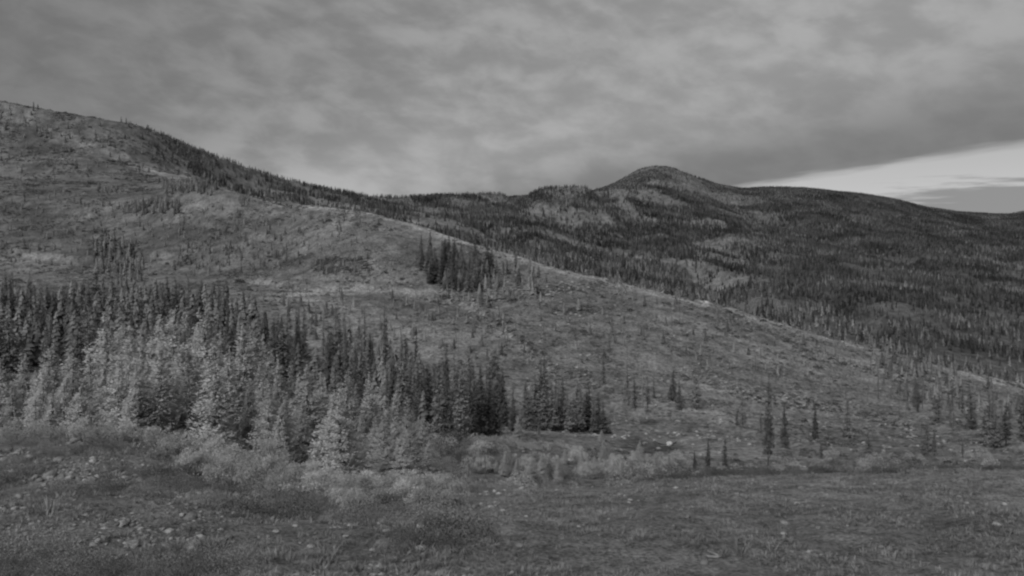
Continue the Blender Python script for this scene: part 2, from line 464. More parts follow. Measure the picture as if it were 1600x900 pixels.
def mat_leaf(name, alb, var=0.35, trans=0.3, fine=3.0, patch=0.25, puff=0.0):
    mt = bpy.data.materials.new(name)
    mt.use_nodes = True
    q = NT(mt.node_tree)
    oi = q.n('ShaderNodeObjectInfo')
    geo = q.n('ShaderNodeNewGeometry')
    n = q.noise(geo.outputs['Position'], fine, 3.0, 0.6)
    k = q.m('MULTIPLY', q.ramp(oi.outputs['Random'], 0.0, 1.0, 1 - var, 1 + var), q.ramp(n, 0.3, 0.7, 1 - patch, 1 + patch))
    a = q.m('MULTIPLY', k, alb)
    cc = q.n('ShaderNodeCombineColor')
    for i in range(3):
        q.l(a, cc.inputs[i])
    d = q.n('ShaderNodeBsdfDiffuse')
    t = q.n('ShaderNodeBsdfTranslucent')
    if puff > 0:
        tcn = q.n('ShaderNodeTexCoord')
        sp = q.n('ShaderNodeSeparateXYZ')
        q.l(tcn.outputs['Object'], sp.inputs[0])
        vt = q.n('ShaderNodeVectorTransform', vector_type='NORMAL', convert_from='OBJECT', convert_to='WORLD')
        rad = q.m('SQRT', q.m('ADD', q.m('MULTIPLY', sp.outputs[0], sp.outputs[0]), q.m('MULTIPLY', sp.outputs[1], sp.outputs[1])))
        q.l(q.comb(sp.outputs[0], sp.outputs[1], q.m('ADD', q.m('MULTIPLY', rad, 0.6), 0.15)), vt.inputs[0])
        nv = q.n('ShaderNodeVectorMath', operation='NORMALIZE')
        q.l(vt.outputs[0], nv.inputs[0])
        mv = q.n('ShaderNodeMix', data_type='VECTOR')
        mv.inputs[0].default_value = puff
        q.l(geo.outputs['Normal'], mv.inputs[4])
        q.l(nv.outputs[0], mv.inputs[5])
        n2 = q.n('ShaderNodeVectorMath', operation='NORMALIZE')
        q.l(mv.outputs[1], n2.inputs[0])
        q.l(n2.outputs[0], d.inputs['Normal'])
    q.l(cc.outputs[0], d.inputs[0])
    q.l(cc.outputs[0], t.inputs[0])
    mx = q.n('ShaderNodeMixShader')
    mx.inputs[0].default_value = trans
    q.l(d.outputs[0], mx.inputs[1])
    q.l(t.outputs[0], mx.inputs[2])
    o = q.n('ShaderNodeOutputMaterial')
    q.l(mx.outputs[0], o.inputs[0])
    return mt


def mat_solid(name, alb, var=0.3, scale=6.0, rough=0.9, bump=0.5, contrast=0.35):
    mt = bpy.data.materials.new(name)
    mt.use_nodes = True
    q = NT(mt.node_tree)
    oi = q.n('ShaderNodeObjectInfo')
    tcn = q.n('ShaderNodeTexCoord')
    n = q.noise(tcn.outputs['Object'], scale, 6.0, 0.65)
    k = q.m('MULTIPLY', q.ramp(oi.outputs['Random'], 0.0, 1.0, 1 - var, 1 + var), q.ramp(n, 0.3, 0.7, 1 - contrast, 1 + contrast))
    a = q.m('MULTIPLY', k, alb)
    cc = q.n('ShaderNodeCombineColor')
    for i in range(3):
        q.l(a, cc.inputs[i])
    b = q.n('ShaderNodeBsdfPrincipled')
    q.l(cc.outputs[0], b.inputs['Base Color'])
    b.inputs['Roughness'].default_value = rough
    b.inputs['Specular IOR Level'].default_value = 0.2
    bp = q.n('ShaderNodeBump')
    bp.inputs['Strength'].default_value = bump
    bp.inputs['Distance'].default_value = 0.04
    q.l(n, bp.inputs['Height'])
    q.l(bp.outputs[0], b.inputs['Normal'])
    o = q.n('ShaderNodeOutputMaterial')
    q.l(b.outputs[0], o.inputs[0])
    return mt


M_FORE = mat_ground('stony_turf', 26.0, 4.0, 0.6, 0.9, 0.05)
M_HILL = mat_ground('cleared_hillside', 0.9, 0.11, 0.62, 0.9, 0.8)
M_FAR = M_HILL
M_PALE = mat_leaf('larch_needles', 0.47, 0.10, 0.45, 0.5, 0.12, 0.85)
M_DARK = mat_leaf('spruce_needles', 0.165, 0.4, 0.25, 0.5, 0.25, 0.6)
M_FARLEAF = mat_leaf('far_spruce_needles', 0.085, 0.5, 0.25, 0.012, 0.5)
M_MIDPALE = mat_leaf('larch_needles_young', 0.215, 0.4, 0.3, 0.05)
M_SHRUB = mat_leaf('willow_leaves', 0.42, 0.22, 0.45, 3.0)
M_BRUSH = mat_leaf('heath_leaves', 0.10, 0.4, 0.25, 2.0)
M_GRASS = mat_leaf('dry_grass', 0.21, 0.3, 0.3, 2.0)
M_BARK = mat_solid('bark', 0.045, 0.3, 3.0)
M_DEADWOOD = mat_solid('weathered_wood', 0.13, 0.45, 3.0)
M_PALEWOOD = mat_solid('bleached_wood', 0.17, 0.25, 5.0)
M_ROCK = mat_solid('pale_rock', 0.21, 0.28, 4.0)
M_DKROCK = mat_solid('lichened_rock', 0.12, 0.35, 4.0)


# ------------------------------------------------------------------ object helpers
def link(o, parent=None):
    C.objects.link(o)
    if parent is not None:
        o.parent = parent
    return o


def mesh_from(name, V, Fc, mat=None, smooth=False):
    me = bpy.data.meshes.new(name)
    V = np.asarray(V, np.float32)
    if isinstance(Fc, np.ndarray):
        n, k = Fc.shape
        me.vertices.add(len(V))
        me.vertices.foreach_set('co', V.ravel())
        me.loops.add(n * k)
        me.loops.foreach_set('vertex_index', Fc.astype(np.int32).ravel())
        me.polygons.add(n)
        me.polygons.foreach_set('loop_start', np.arange(0, n * k, k, dtype=np.int32))
        if smooth:
            me.polygons.foreach_set('use_smooth', np.ones(n, bool))
        me.update(calc_edges=True)
        me.validate()
    else:
        me.from_pydata([tuple(v) for v in V], [], Fc)
        if smooth:
            me.polygons.foreach_set('use_smooth', np.ones(len(me.polygons), bool))
    if mat is not None:
        me.materials.append(mat)
    return me


def tag(o, label=None, cat=None, group=None, kind=None):
    if label:
        o['label'] = label
    if cat:
        o['category'] = cat
    if group:
        o['group'] = group
    if kind:
        o['kind'] = kind
    return o


def empty(name, loc, rz=0.0, s=(1, 1, 1)):
    o = bpy.data.objects.new(name, None)
    o.empty_display_size = 0.2
    o.location = loc
    o.rotation_euler = (0, 0, rz)
    o.scale = s
    return link(o)


# ------------------------------------------------------------------ the setting: three sheets that meet along shared rows
def sheet(name, r0, r1, mat, label):
    n = r1 - r0 + 1
    V = np.stack([GX[r0:r1 + 1], GY[r0:r1 + 1], GZ[r0:r1 + 1]], -1).reshape(-1, 3)
    a = (np.arange(n - 1)[:, None] * NC + np.arange(NC - 1)[None]).ravel()
    Fc = np.stack([a, a + 1, a + NC + 1, a + NC], -1)
    me = mesh_from(name, V, Fc, mat, True)
    at = me.attributes.new('tone', 'FLOAT', 'POINT')
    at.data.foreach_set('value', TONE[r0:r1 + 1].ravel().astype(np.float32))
    o = link(bpy.data.objects.new(name, me))
    return tag(o, label, kind='structure')


R1 = int(np.searchsorted(DROWS, 26))
R2 = int(np.searchsorted(DROWS, 830))
sheet('ground', 0, R1, M_FORE, 'stony grey ground in the foreground')
sheet('hill', R1, R2, M_HILL, 'cleared hillside falling into the valley')
sheet('mountain', R2, NR - 1, M_FAR, 'far wooded mountain ridge')

# pond water
ang = np.linspace(0, 2 * np.pi, 40, endpoint=False)
rr = 1 + 0.18 * np.sin(2 * ang + 1) + 0.1 * np.sin(3 * ang)
PV = np.stack([PX + 1.8 * rr * np.cos(ang), PY + 3.6 * rr * np.sin(ang), np.full(40, PZ - 0.12)], -1)
mw = bpy.data.materials.new('pond_water')
mw.use_nodes = True
pb = mw.node_tree.nodes['Principled BSDF']
pb.inputs['Base Color'].default_value = (0.02, 0.02, 0.02, 1)
pb.inputs['Roughness'].default_value = 0.04
pb.inputs['IOR'].default_value = 1.33
pond = link(bpy.data.objects.new('pond_water', mesh_from('pond_water', PV, [list(range(40))], mw)))
tag(pond, 'small pond lying in the dark hollow of the valley floor', kind='structure')


# ------------------------------------------------------------------ tree meshes
def trunk_mesh(name, H, r0, mat, sides=7, top=0.97, bend=0.02, rs=None):
    rs = rs or random.Random(1)
    n = 9
    V, Fc = [], []
    bx, by = rs.uniform(-1, 1) * bend * H, rs.uniform(-1, 1) * bend * H
    for i in range(n):
        t = i / (n - 1)
        z = -0.6 + (H * top + 0.6) * t
        r = r0 * (1 - t) ** 0.85 + 0.012 * H / 10
        ox, oy = bx * math.sin(t * 3), by * math.sin(t * 2.4)
        for k in range(sides):
            a = 2 * math.pi * k / sides
            V.append((ox * t + r * math.cos(a), oy * t + r * math.sin(a), z))
    for i in range(n - 1):
        for k in range(sides):
            Fc.append((i * sides + k, i * sides + (k + 1) % sides, (i + 1) * sides + (k + 1) % sides, (i + 1) * sides + k))
    Fc.append(tuple((n - 1) * sides + k for k in range(sides)))
    return mesh_from(name, V, Fc, mat, True)


def crown_arrays(seed, H=10.0, R=1.9, base=0.1, tiers=26, per=7, spray=9, droop=0.25, size=0.36, shape=0.85, gap=0.12, loose=0.30):
    """needle sprays set along drooping branches; each spray is a small bent leaf of two triangles"""
    g = np.random.default_rng(seed)
    V, T = [], []
    hs = base * H + (H * 0.985 - base * H) * (np.linspace(0, 1, tiers) ** 0.95)
    lean = g.uniform(0, 6.28)
    for hz in hs:
        t = (hz - base * H) / (H - base * H)
        prof = R * ((1 - t) ** shape) * (0.55 + 0.45 * min(1, (t + 0.08) * 5)) + 0.10 * R * (1 - t)
        nb = max(3, int(round(per * (0.55 + 0.6 * (1 - t)))))
        a0 = g.uniform(0, 6.28)
        for b in range(nb):
            if g.random() < gap:
                continue
            a = a0 + 6.283 * b / nb + g.normal(0, 0.25)
            L = prof * g.uniform(0.55, 1.18) * (1 + 0.12 * math.cos(a - lean))
            z0 = hz + g.normal(0, loose)
            nsp = max(2, int(spray * L / R + 1.5))
            for s in range(nsp):
                q = (s + g.uniform(0.3, 1.0)) / nsp
                q = 0.15 + 0.85 * q
                rad = L * q
                up = 0.22 * L * (1 - t) * 0 + (0.25 * t) * rad - droop * rad * (0.35 + 0.65 * q) + (0.10 * L * q ** 3)
                aa = a + g.normal(0, 0.16) * (0.4 + q)
                c = np.array([rad * math.cos(aa), rad * math.sin(aa), z0 + up + g.normal(0, 0.4 * loose)])
                ln = size * g.uniform(0.7, 1.35) * (0.65 + 0.5 * (1 - t))
                wd = ln * g.uniform(0.35, 0.6)
                dirv = np.array([math.cos(aa + g.normal(0, 0.7)), math.sin(aa + g.normal(0, 0.7)), g.normal(0.25, 0.45)])
                dirv /= np.linalg.norm(dirv)
                side = np.cross(dirv, np.array([g.normal(0, 0.9) + 0.5 * math.cos(aa), g.normal(0, 0.9) + 0.5 * math.sin(aa), 1.0]))
                side /= np.linalg.norm(side) + 1e-9
                k = len(V)
                V += [c - dirv * ln * 0.5, c + side * wd * 0.5 - np.array([0, 0, 0.12 * ln]), c + dirv * ln * 0.6, c - side * wd * 0.5 - np.array([0, 0, 0.12 * ln])]
                T += [(k, k + 1, k + 2), (k, k + 2, k + 3)]
    # leader
    k = len(V)
    V += [np.array([-.05, 0, H * 0.93]), np.array([.05, .02, H * 0.93]), np.array([0, 0, H * 1.01]), np.array([0, -.05, H * 0.94]), np.array([0, .06, H * 0.94])]
    T += [(k, k + 1, k + 2), (k + 3, k + 4, k + 2)]
    return np.array(V), np.array(T)


def far_crown_arrays(seed, H=10.0, R=1.9, n=34, base=0.08):
    g = np.random.default_rng(seed)
    V, T = [], []
    for i in range(n):
        t = (i + g.random()) / n
        z = H * (base + (1 - base) * t ** 0.9)
        L = (R * (1 - t) ** 0.8 + 0.12) * g.uniform(0.7, 1.15)
        a = i * 2.4 + g.normal(0, 0.3)
        wd = 0.45 * L + 0.12
        d = np.array([math.cos(a), math.sin(a), 0])
        s = np.array([-math.sin(a), math.cos(a), 0])
        k = len(V)
        top = np.array([0, 0, z + 0.22 * H * (0.35 + 0.4 * (1 - t))])
        V += [np.minimum(top, [9, 9, H]), d * L + s * wd + [0, 0, z - 0.25 * L], d * L * 1.05 - s * wd + [0, 0, z - 0.3 * L]]
        T.append((k, k + 1, k + 2))
    return np.array(V), np.array(T)


PALE = []   # (crown mesh, trunk mesh)
for i, (R, sh, bs, tr, dr) in enumerate([(2.2, 0.75, 0.10, 24, 0.16), (1.8, 0.85, 0.08, 26, 0.2), (2.5, 0.7, 0.16, 22, 0.12), (1.6, 0.8, 0.12, 26, 0.22), (2.1, 0.9, 0.05, 24, 0.18)]):
    V, T = crown_arrays(100 + i, 10, R * 1.05, bs, tr + 14, 13, 42, dr * 0.4, 0.24, sh, 0.10, 0.38)
    PALE.append((mesh_from('larch_crown', V, T, M_PALE), trunk_mesh('larch_trunk', 10, 0.13, M_BARK, rs=random.Random(i))))
DARK = []
for i, (R, sh, bs, tp) in enumerate([(1.25, 0.75, 0.05, 34), (1.0, 0.7, 0.08, 30), (1.5, 0.9, 0.04, 34), (0.8, 0.6, 0.1, 32), (1.35, 0.6, 0.12, 28), (1.1, 1.0, 0.03, 30), (0.95, 0.5, 0.18, 26)]):
    V, T = crown_arrays(200 + i, 10, R * 1.1, bs, tp, 8, 12, 0.35, 0.40, sh, 0.10 + 0.03 * i)
    DARK.append((mesh_from('spruce_crown', V, T, M_DARK), trunk_mesh('spruce_trunk', 10, 0.12, M_BARK, rs=random.Random(20 + i))))
SPARSE = []
for i, (R, bs, gp) in enumerate([(0.75, 0.08, 0.25), (0.9, 0.12, 0.3), (0.65, 0.2, 0.25)]):
    V, T = crown_arrays(300 + i, 10, R, bs, 30, 6, 7, 0.4, 0.36, 0.6, gp)
    SPARSE.append((mesh_from('thin_spruce_crown', V, T, M_DARK), trunk_mesh('thin_spruce_trunk', 10, 0.11, M_BARK, rs=random.Random(30 + i))))


def snag_mesh(seed):
    rs = random.Random(seed)
    V, Fc = [], []

    def rod(p, q, r0, r1, sides=5):
        p, q = Vector(p), Vector(q)
        d = (q - p).normalized()
        u = d.orthogonal().normalized()
        v = d.cross(u)
        k = len(V)
        for c, r in ((p, r0), (q, r1)):
            for s in range(sides):
                a = 6.2832 * s / sides
                V.append(tuple(c + (u * math.cos(a) + v * math.sin(a)) * r))
        for s in range(sides):
            Fc.append((k + s, k + (s + 1) % sides, k + sides + (s + 1) % sides, k + sides + s))
        Fc.append(tuple(k + sides + s for s in range(sides)))
    pts = [Vector((0, 0, -0.5))]
    for i in range(6):
        pts.append(Vector((rs.gauss(0, 0.06) * i, rs.gauss(0, 0.06) * i, 10.0 * (i + 1) / 6)))
    for i in range(6):
        rod(pts[i], pts[i + 1], 0.13 * (1 - i / 6.4), 0.13 * (1 - (i + 1) / 6.4))
    nv = len(V), len(Fc)
    tr = (list(V), list(Fc))
    V.clear()
    Fc.clear()
    for b in range(26):
        t = rs.uniform(0.2, 0.97)
        k = min(5, int(t * 6))
        p = pts[k].lerp(pts[k + 1], t * 6 - k)
        a = rs.uniform(0, 6.28)
        L = rs.uniform(0.25, 0.9) * (1.15 - t)
        rod(p, p + Vector((math.cos(a) * L, math.sin(a) * L, rs.uniform(-0.35, 0.1) * L)), 0.028, 0.01, 3)
    return mesh_from('dead_tree_branches', V, list(Fc), M_DEADWOOD), mesh_from('dead_tree_trunk', tr[0], tr[1], M_DEADWOOD)


SNAG = [snag_mesh(s) for s in (1, 2, 3)]


# ------------------------------------------------------------------ shrubs, rocks, tufts: meshes
def shrub_arrays(seed, n=900, H=1.0, R=0.75, leaf=0.07):
    g = np.random.default_rng(seed)
    nb = 15
    tips = []
    for b in range(nb):
        a = 6.283 * b / nb + g.normal(0, 0.3)
        r = R * g.uniform(0.1, 0.95)
        hh = H * g.uniform(0.55, 1.05) * (1 - 0.45 * (r / R) ** 2)
        tips.append((r * math.cos(a), r * math.sin(a), hh))
    V, T = [], []
    per = n // nb
    for tx, ty, tz in tips:
        for i in range(per):
            q = g.uniform(0.12, 1.05)
            sp = 0.035 + 0.11 * math.sin(min(1, q) * 2.6)
            c = np.array([tx * q ** 1.3, ty * q ** 1.3, tz * q]) + g.normal(0, 1, 3) * [sp, sp, sp * 0.6] * H
            c[2] = max(c[2], 0.02)
            d = g.normal(0, 1, 3)
            d[2] = abs(d[2]) * 0.9 + 0.35
            d /= np.linalg.norm(d)
            s = np.cross(d, g.normal(0, 1, 3))
            s /= np.linalg.norm(s) + 1e-9
            l = leaf * g.uniform(0.7, 1.6)
            k = len(V)
            V += [c - d * l, c + s * l * 0.42, c + d * l, c - s * l * 0.42]
            T += [(k, k + 1, k + 2), (k, k + 2, k + 3)]
    SV, ST = [], []
    for tx, ty, tz in tips:
        for i in range(4):
            q0, q1 = i / 4 * 0.95, (i + 1) / 4 * 0.95
            k = len(SV)
            for q in (q0, q1):
                p = np.array([tx * q ** 1.3, ty * q ** 1.3, tz * q - (0.06 if q == 0 else 0)])
                r = 0.016 * (1.1 - q)
                for a in (0, 2.09, 4.19):
                    SV.append(p + [r * math.cos(a), r * math.sin(a), 0])
            for s in range(3):
                ST.append((k + s, k + (s + 1) % 3, k + 3 + (s + 1) % 3, k + 3 + s))
    return (np.array(V), np.array(T)), (SV, ST)


SHRUB = []
for i in range(5):
    (V, T), (SV, ST) = shrub_arrays(400 + i, 7000, 1.0, (0.75, 0.95, 0.6, 0.85, 1.05)[i], 0.030)
    SHRUB.append((mesh_from('willow_foliage', V, T, M_SHRUB), mesh_from('willow_stems', SV, ST, M_BARK)))

import bmesh


def rock_mesh(seed, mat, flat=0.6, sub=3, rough=0.28):
    g = np.random.default_rng(seed)
    bm = bmesh.new()
    bmesh.ops.create_icosphere(bm, subdivisions=sub, radius=0.5)
    planes = [(lambda v: v / np.linalg.norm(v))(g.normal(0, 1, 3)) for _ in range(9)]
    cut = g.uniform(0.30, 0.46, 9)
    off = g.uniform(0, 100, 3)
    for v in bm.verts:
        p = np.array(v.co)
        for n, c in zip(planes, cut):      # chip flat facets off the ball
            e = p @ n - c
            if e > 0:
                p = p - n * e * 0.92
        nz = float(perlin(p[0] * 4 + off[0], p[1] * 4 + p[2] * 3 + off[1])) + 0.5 * float(perlin(p[2] * 9 + off[2], p[0] * 9 - p[1] * 7))
        p = p * (1 + rough * 0.45 * nz)
        v.co = (p[0] * 1.15, p[1] * 0.95, p[2] * flat)
    me = bpy.data.meshes.new('rock')
    bm.to_mesh(me)
    bm.free()
    me.materials.append(mat)
    me.polygons.foreach_set('use_smooth', np.ones(len(me.polygons), bool))
    return me


ROCKS = [rock_mesh(500 + i, M_ROCK, (0.62, 0.5, 0.75, 0.42, 0.58, 0.68)[i]) for i in range(6)]
DKROCKS = [rock_mesh(520 + i, M_DKROCK, (0.6, 0.5, 0.7)[i]) for i in range(3)]


def tuft_mesh(seed, n=16, H=0.12, mat=None, spread=0.05):
    g = np.random.default_rng(seed)
    V, T = [], []
    for i in range(n):
        a = g.uniform(0, 6.28)
        r = g.uniform(0, spread)
        p = np.array([r * math.cos(a), r * math.sin(a), -0.01])
        ln = H * g.uniform(0.5, 1.2)
        o = np.array([math.cos(a + g.normal(0, 0.8)), math.sin(a + g.normal(0, 0.8)), 0]) * ln * g.uniform(0.25, 0.95)
        s = np.array([-o[1], o[0], 0])
        s = s / (np.linalg.norm(s) + 1e-9) * 0.006 * H / 0.12
        k = len(V)
        V += [p - s, p + s, p + o * 0.45 + [0, 0, ln * 0.65] + s * 0.7, p + o * 0.45 + [0, 0, ln * 0.65] - s * 0.7, p + o + [0, 0, ln * 0.85]]
        T += [(k, k + 1, k + 2), (k, k + 2, k + 3), (k + 3, k + 2, k + 4)]
    return mesh_from('grass_tuft', np.array(V), np.array(T), mat)


def clump_mesh(seed, n=70, H=0.5, R=0.5, leaf=0.10, mat=None):
    g = np.random.default_rng(seed)
    V, T = [], []
    for i in range(n):
        a = g.uniform(0, 6.28)
        r = R * math.sqrt(g.random())
        z = H * (1 - (r / R) ** 2) ** 0.5 * g.uniform(0.2, 1.0)
        c = np.array([r * math.cos(a), r * math.sin(a), z])
        d = g.normal(0, 1, 3)
        d[2] = abs(d[2]) + 0.3
        d /= np.linalg.norm(d)
        s = np.cross(d, g.normal(0, 1, 3))
        s /= np.linalg.norm(s) + 1e-9
        l = leaf * g.uniform(0.7, 1.5)
        k = len(V)
        V += [c - d * l, c + s * l * 0.6, c + d * l, c - s * l * 0.6]
        T += [(k, k + 1, k + 2), (k, k + 2, k + 3)]
    return mesh_from('heath_clump', np.array(V), np.array(T), mat)


def log_mesh(seed, L=4.0, r=0.14, mat=None):
    rs = random.Random(seed)
    V, Fc = [], []
    n, sd = 7, 7
    for i in range(n):
        t = i / (n - 1)
        for k in range(sd):
            a = 6.2832 * k / sd
            rr_ = r * (1 - 0.45 * t) * rs.uniform(0.9, 1.1)
            V.append(((t - 0.5) * L, rr_ * math.cos(a) + 0.08 * math.sin(t * 5 + seed), rr_ * math.sin(a) + r * 0.8))
    for i in range(n - 1):
        for k in range(sd):
            Fc.append((i * sd + k, i * sd + (k + 1) % sd, (i + 1) * sd + (k + 1) % sd, (i + 1) * sd + k))
    Fc.append(tuple(range(sd))[::-1])
    Fc.append(tuple((n - 1) * sd + k for k in range(sd)))
    return mesh_from('log', V, Fc, mat, True)


# ------------------------------------------------------------------ stuff: one object each, scattered with geometry nodes
def scatter(name, label, protos, P, S, seed=0, tilt=0.0, idx=None):
    P = np.asarray(P, np.float32)
    n = len(P)
    g = np.random.default_rng(seed)
    coll = bpy.data.collections.new(name + '_pieces')
    for i, me in enumerate(protos):
        coll.objects.link(bpy.data.objects.new('%s_piece_%02d' % (name, i), me))
    me = bpy.data.meshes.new(name)
    me.vertices.add(n)
    me.vertices.foreach_set('co', P.ravel())
    S = np.asarray(S, np.float32)
    if S.ndim == 1:
        S = np.stack([S, S, S], -1)
    me.attributes.new('size', 'FLOAT_VECTOR', 'POINT').data.foreach_set('vector', S.ravel())
    R = np.stack([g.normal(0, 1, n) * tilt, g.normal(0, 1, n) * tilt, g.uniform(0, 6.283, n)], -1).astype(np.float32)
    me.attributes.new('turn', 'FLOAT_VECTOR', 'POINT').data.foreach_set('vector', R.ravel())
    if idx is None:
        idx = g.integers(0, len(protos), n)
    me.attributes.new('pick', 'INT', 'POINT').data.foreach_set('value', np.asarray(idx, np.int32))
    o = link(bpy.data.objects.new(name, me))
    tree = bpy.data.node_groups.new(name, 'GeometryNodeTree')
    tree.interface.new_socket('Geometry', in_out='INPUT', socket_type='NodeSocketGeometry')
    tree.interface.new_socket('Geometry', in_out='OUTPUT', socket_type='NodeSocketGeometry')
    gi = tree.nodes.new('NodeGroupInput')
    go = tree.nodes.new('NodeGroupOutput')
    ci = tree.nodes.new('GeometryNodeCollectionInfo')
    ci.inputs['Collection'].default_value = coll
    ci.inputs['Separate Children'].default_value = True
    ci.inputs['Reset Children'].default_value = True
    ip = tree.nodes.new('GeometryNodeInstanceOnPoints')
    ip.inputs['Pick Instance'].default_value = True

    def named(nm, typ):
        a = tree.nodes.new('GeometryNodeInputNamedAttribute')
        a.data_type = typ
        a.inputs['Name'].default_value = nm
        return a.outputs['Attribute']
    er = tree.nodes.new('FunctionNodeEulerToRotation')
    tree.links.new(named('turn', 'FLOAT_VECTOR'), er.inputs[0])
    tree.links.new(er.outputs[0], ip.inputs['Rotation'])
    tree.links.new(named('size', 'FLOAT_VECTOR'), ip.inputs['Scale'])
    tree.links.new(named('pick', 'INT'), ip.inputs['Instance Index'])
    tree.links.new(gi.outputs[0], ip.inputs['Points'])
    tree.links.new(ci.outputs[0], ip.inputs['Instance'])
    tree.links.new(ip.outputs[0], go.inputs[0])
    md = o.modifiers.new('scatter', 'NODES')
    md.node_group = tree
    return tag(o, label, kind='stuff')


def world_random(n, x0, x1, d0, d1, g):
    """points spread evenly over the ground between two distances"""
    d = np.sqrt(g.uniform(d0 * d0, d1 * d1, n))
    x = g.uniform(x0, x1, n)
    return x, d


def seen(x, d, hgt, slack=3.0):
    """would something hgt tall standing there show above the nearer ground?"""
    yb = samp(YPX, x, d)
    env = samp(ENV, x, d * 0.985)
    return yb - hgt * F / d < env + slack


# ------------------------------------------------------------------ trees one can tell apart: each a thing with trunk and crown
def ordinal(n):
    w_ = ['first', 'second', 'third', 'fourth', 'fifth', 'sixth', 'seventh', 'eighth', 'ninth', 'tenth', 'eleventh', 'twelfth']
    if n < len(w_):
        return w_[n]
    n += 1
    suf = 'th' if 10 <= n % 100 <= 20 else {1: 'st', 2: 'nd', 3: 'rd'}.get(n % 10, 'th')
    return '%d%s' % (n, suf)


TREES = []      # dicts: kind, x, d, H, stand, label


def add_tree(kind, x, d, H, stand, label=None, wide=1.0):
    TREES.append(dict(kind=kind, x=float(x), d=float(d), H=float(H), stand=stand, label=label, wide=wide))


def by_top(kind, x, top, d, stand, label=None, wide=1.0):
    """a tree rooted at distance d whose tip reaches picture row top"""
    yb = float(samp(YPX, np.array(x), np.array(d)))
    add_tree(kind, x, d, max(1.5, (yb - top) * d / F), stand, label, wide)


def by_foot(kind, x, foot, top, stand, label=None, wide=1.0):
    d = depth_at(x, foot, 60)
    if d is None:
        d = 170.0
    add_tree(kind, x, d, max(1.5, (foot - top) * d / F), stand, label, wide)


# pale stand in front, tips traced
for x, top, d in [(2, 551, 78), (40, 552, 84), (69, 538, 74), (110, 552, 82), (140, 552, 92), (160, 571, 80), (170, 506, 108), (187, 503, 112), (205, 520, 104),
                  (216, 514, 110), (232, 503, 113), (255, 497, 112), (268, 484, 110), (292, 488, 112), (327, 482, 96), (310, 500, 108), (347, 520, 100),
                  (384, 511, 80), (404, 518, 84), (425, 548, 92), (440, 566, 78), (462, 572, 88), (485, 575, 74), (503, 582, 82), (545, 587, 76), (566, 612, 84),
                  (581, 586, 80), (599, 598, 86), (619, 614, 92), (634, 632, 84), (652, 655, 90), (98, 590, 68), (22, 600, 66), (200, 565, 82), (245, 555, 88),
                  (285, 545, 86), (60, 622, 60), (358, 545, 72), (415, 590, 68), (470, 628, 66), (530, 632, 68), (590, 655, 70), (-30, 548, 80), (-70, 560, 76)]:
    by_top('pale', x, top, d, 'front')
env_x, env_y = [-120, 0, 150, 180, 330, 390, 450, 550, 600, 650, 690], [570, 565, 565, 530, 505, 530, 590, 605, 615, 665, 700]
g = np.random.default_rng(5)
for i in range(125):
    x = g.uniform(-90, 665)
    d = g.uniform(60, 112)
    yb = float(samp(YPX, np.array(x), np.array(d)))
    top = max(np.interp(x, env_x, env_y) + g.uniform(8, 90), yb - 13.5 * F / d)
    if yb - top > 45:
        by_top('pale', x, top, d, 'front')
# small larches and saplings at the foot of the stand and on the grass
for x, top, d in [(662, 655, 84), (640, 668, 72), (668, 690, 78), (30, 655, 40), (70, 645, 42), (115, 665, 38), (150, 672, 36), (5, 668, 34)]:
    by_top('pale', x, top, d, 'front')

# dark slim spruces, left, behind the pale stand
for i in range(105):
    x = g.uniform(-60, 385) if i < 92 else g.uniform(360, 470)
    d = g.uniform(135, 250) if x < 330 else g.uniform(150, 235)
    yb = float(samp(YPX, np.array(x), np.array(d)))
    lim = np.interp(x, [-60, 120, 140, 220, 240, 380, 450], [428, 440, 405, 405, 440, 450, 475]) + abs(g.normal(0, 14))
    add_tree('dark', x, d, max(5.0, min(g.uniform(10, 17), (yb - lim) * d / F)), 'left', wide=g.uniform(0.85, 1.25))
for x, top, d in [(8, 420, 250), (22, 425, 240), (43, 425, 245), (60, 440, 230), (118, 450, 220), (135, 462, 190), (250, 440, 240), (262, 434, 250), (275, 436, 245), (285, 436, 250), (297, 434, 250), (345, 440, 250), (352, 445, 235), (190, 480, 150)]:
    by_top('dark', x, top, d, 'left')

# dark stand in the middle: slim trees above, thick wood below
for i in range(30):
    x = g.uniform(395, 650)
    y = g.uniform(545, 612) + max(0, (x - 560) * 0.15)
    d = depth_at(x, y, 60) or 200
    add_tree('thin' if g.random() < 0.55 else 'dark', x, d, g.uniform(55, 92) * d / F, 'middle_upper', wide=0.8)
POLY_C = [(500, 625), (560, 625), (640, 645), (760, 655), (812, 655), (818, 672), (780, 684), (700, 688), (655, 690), (600, 665), (520, 650)]
k = 0
while k < 82:
    x, y = g.uniform(500, 820), g.uniform(615, 700)
    if not poly_mask(POLY_C, np.array([x]), np.array([y]))[0]:
        continue
    d = depth_at(x, y, 60) or 150
    H = min(17, g.uniform(62, 118) * d / F)
    add_tree('dark', x, d, H, 'middle', wide=g.uniform(0.8, 1.15))
    k += 1
for x, foot, top in [(700, 688, 568), (720, 686, 572), (735, 685, 575), (752, 684, 574), (778, 682, 578), (686, 688, 560)]:
    by_foot('dark', x, foot, top, 'middle')
for x, foot, top, wd in [(723, 684, 618, 1.6), (738, 685, 622, 1.7), (764, 682, 641, 1.7), (705, 688, 640, 1.5)]:
    by_foot('dark', x, foot, top, 'middle', wide=wd)
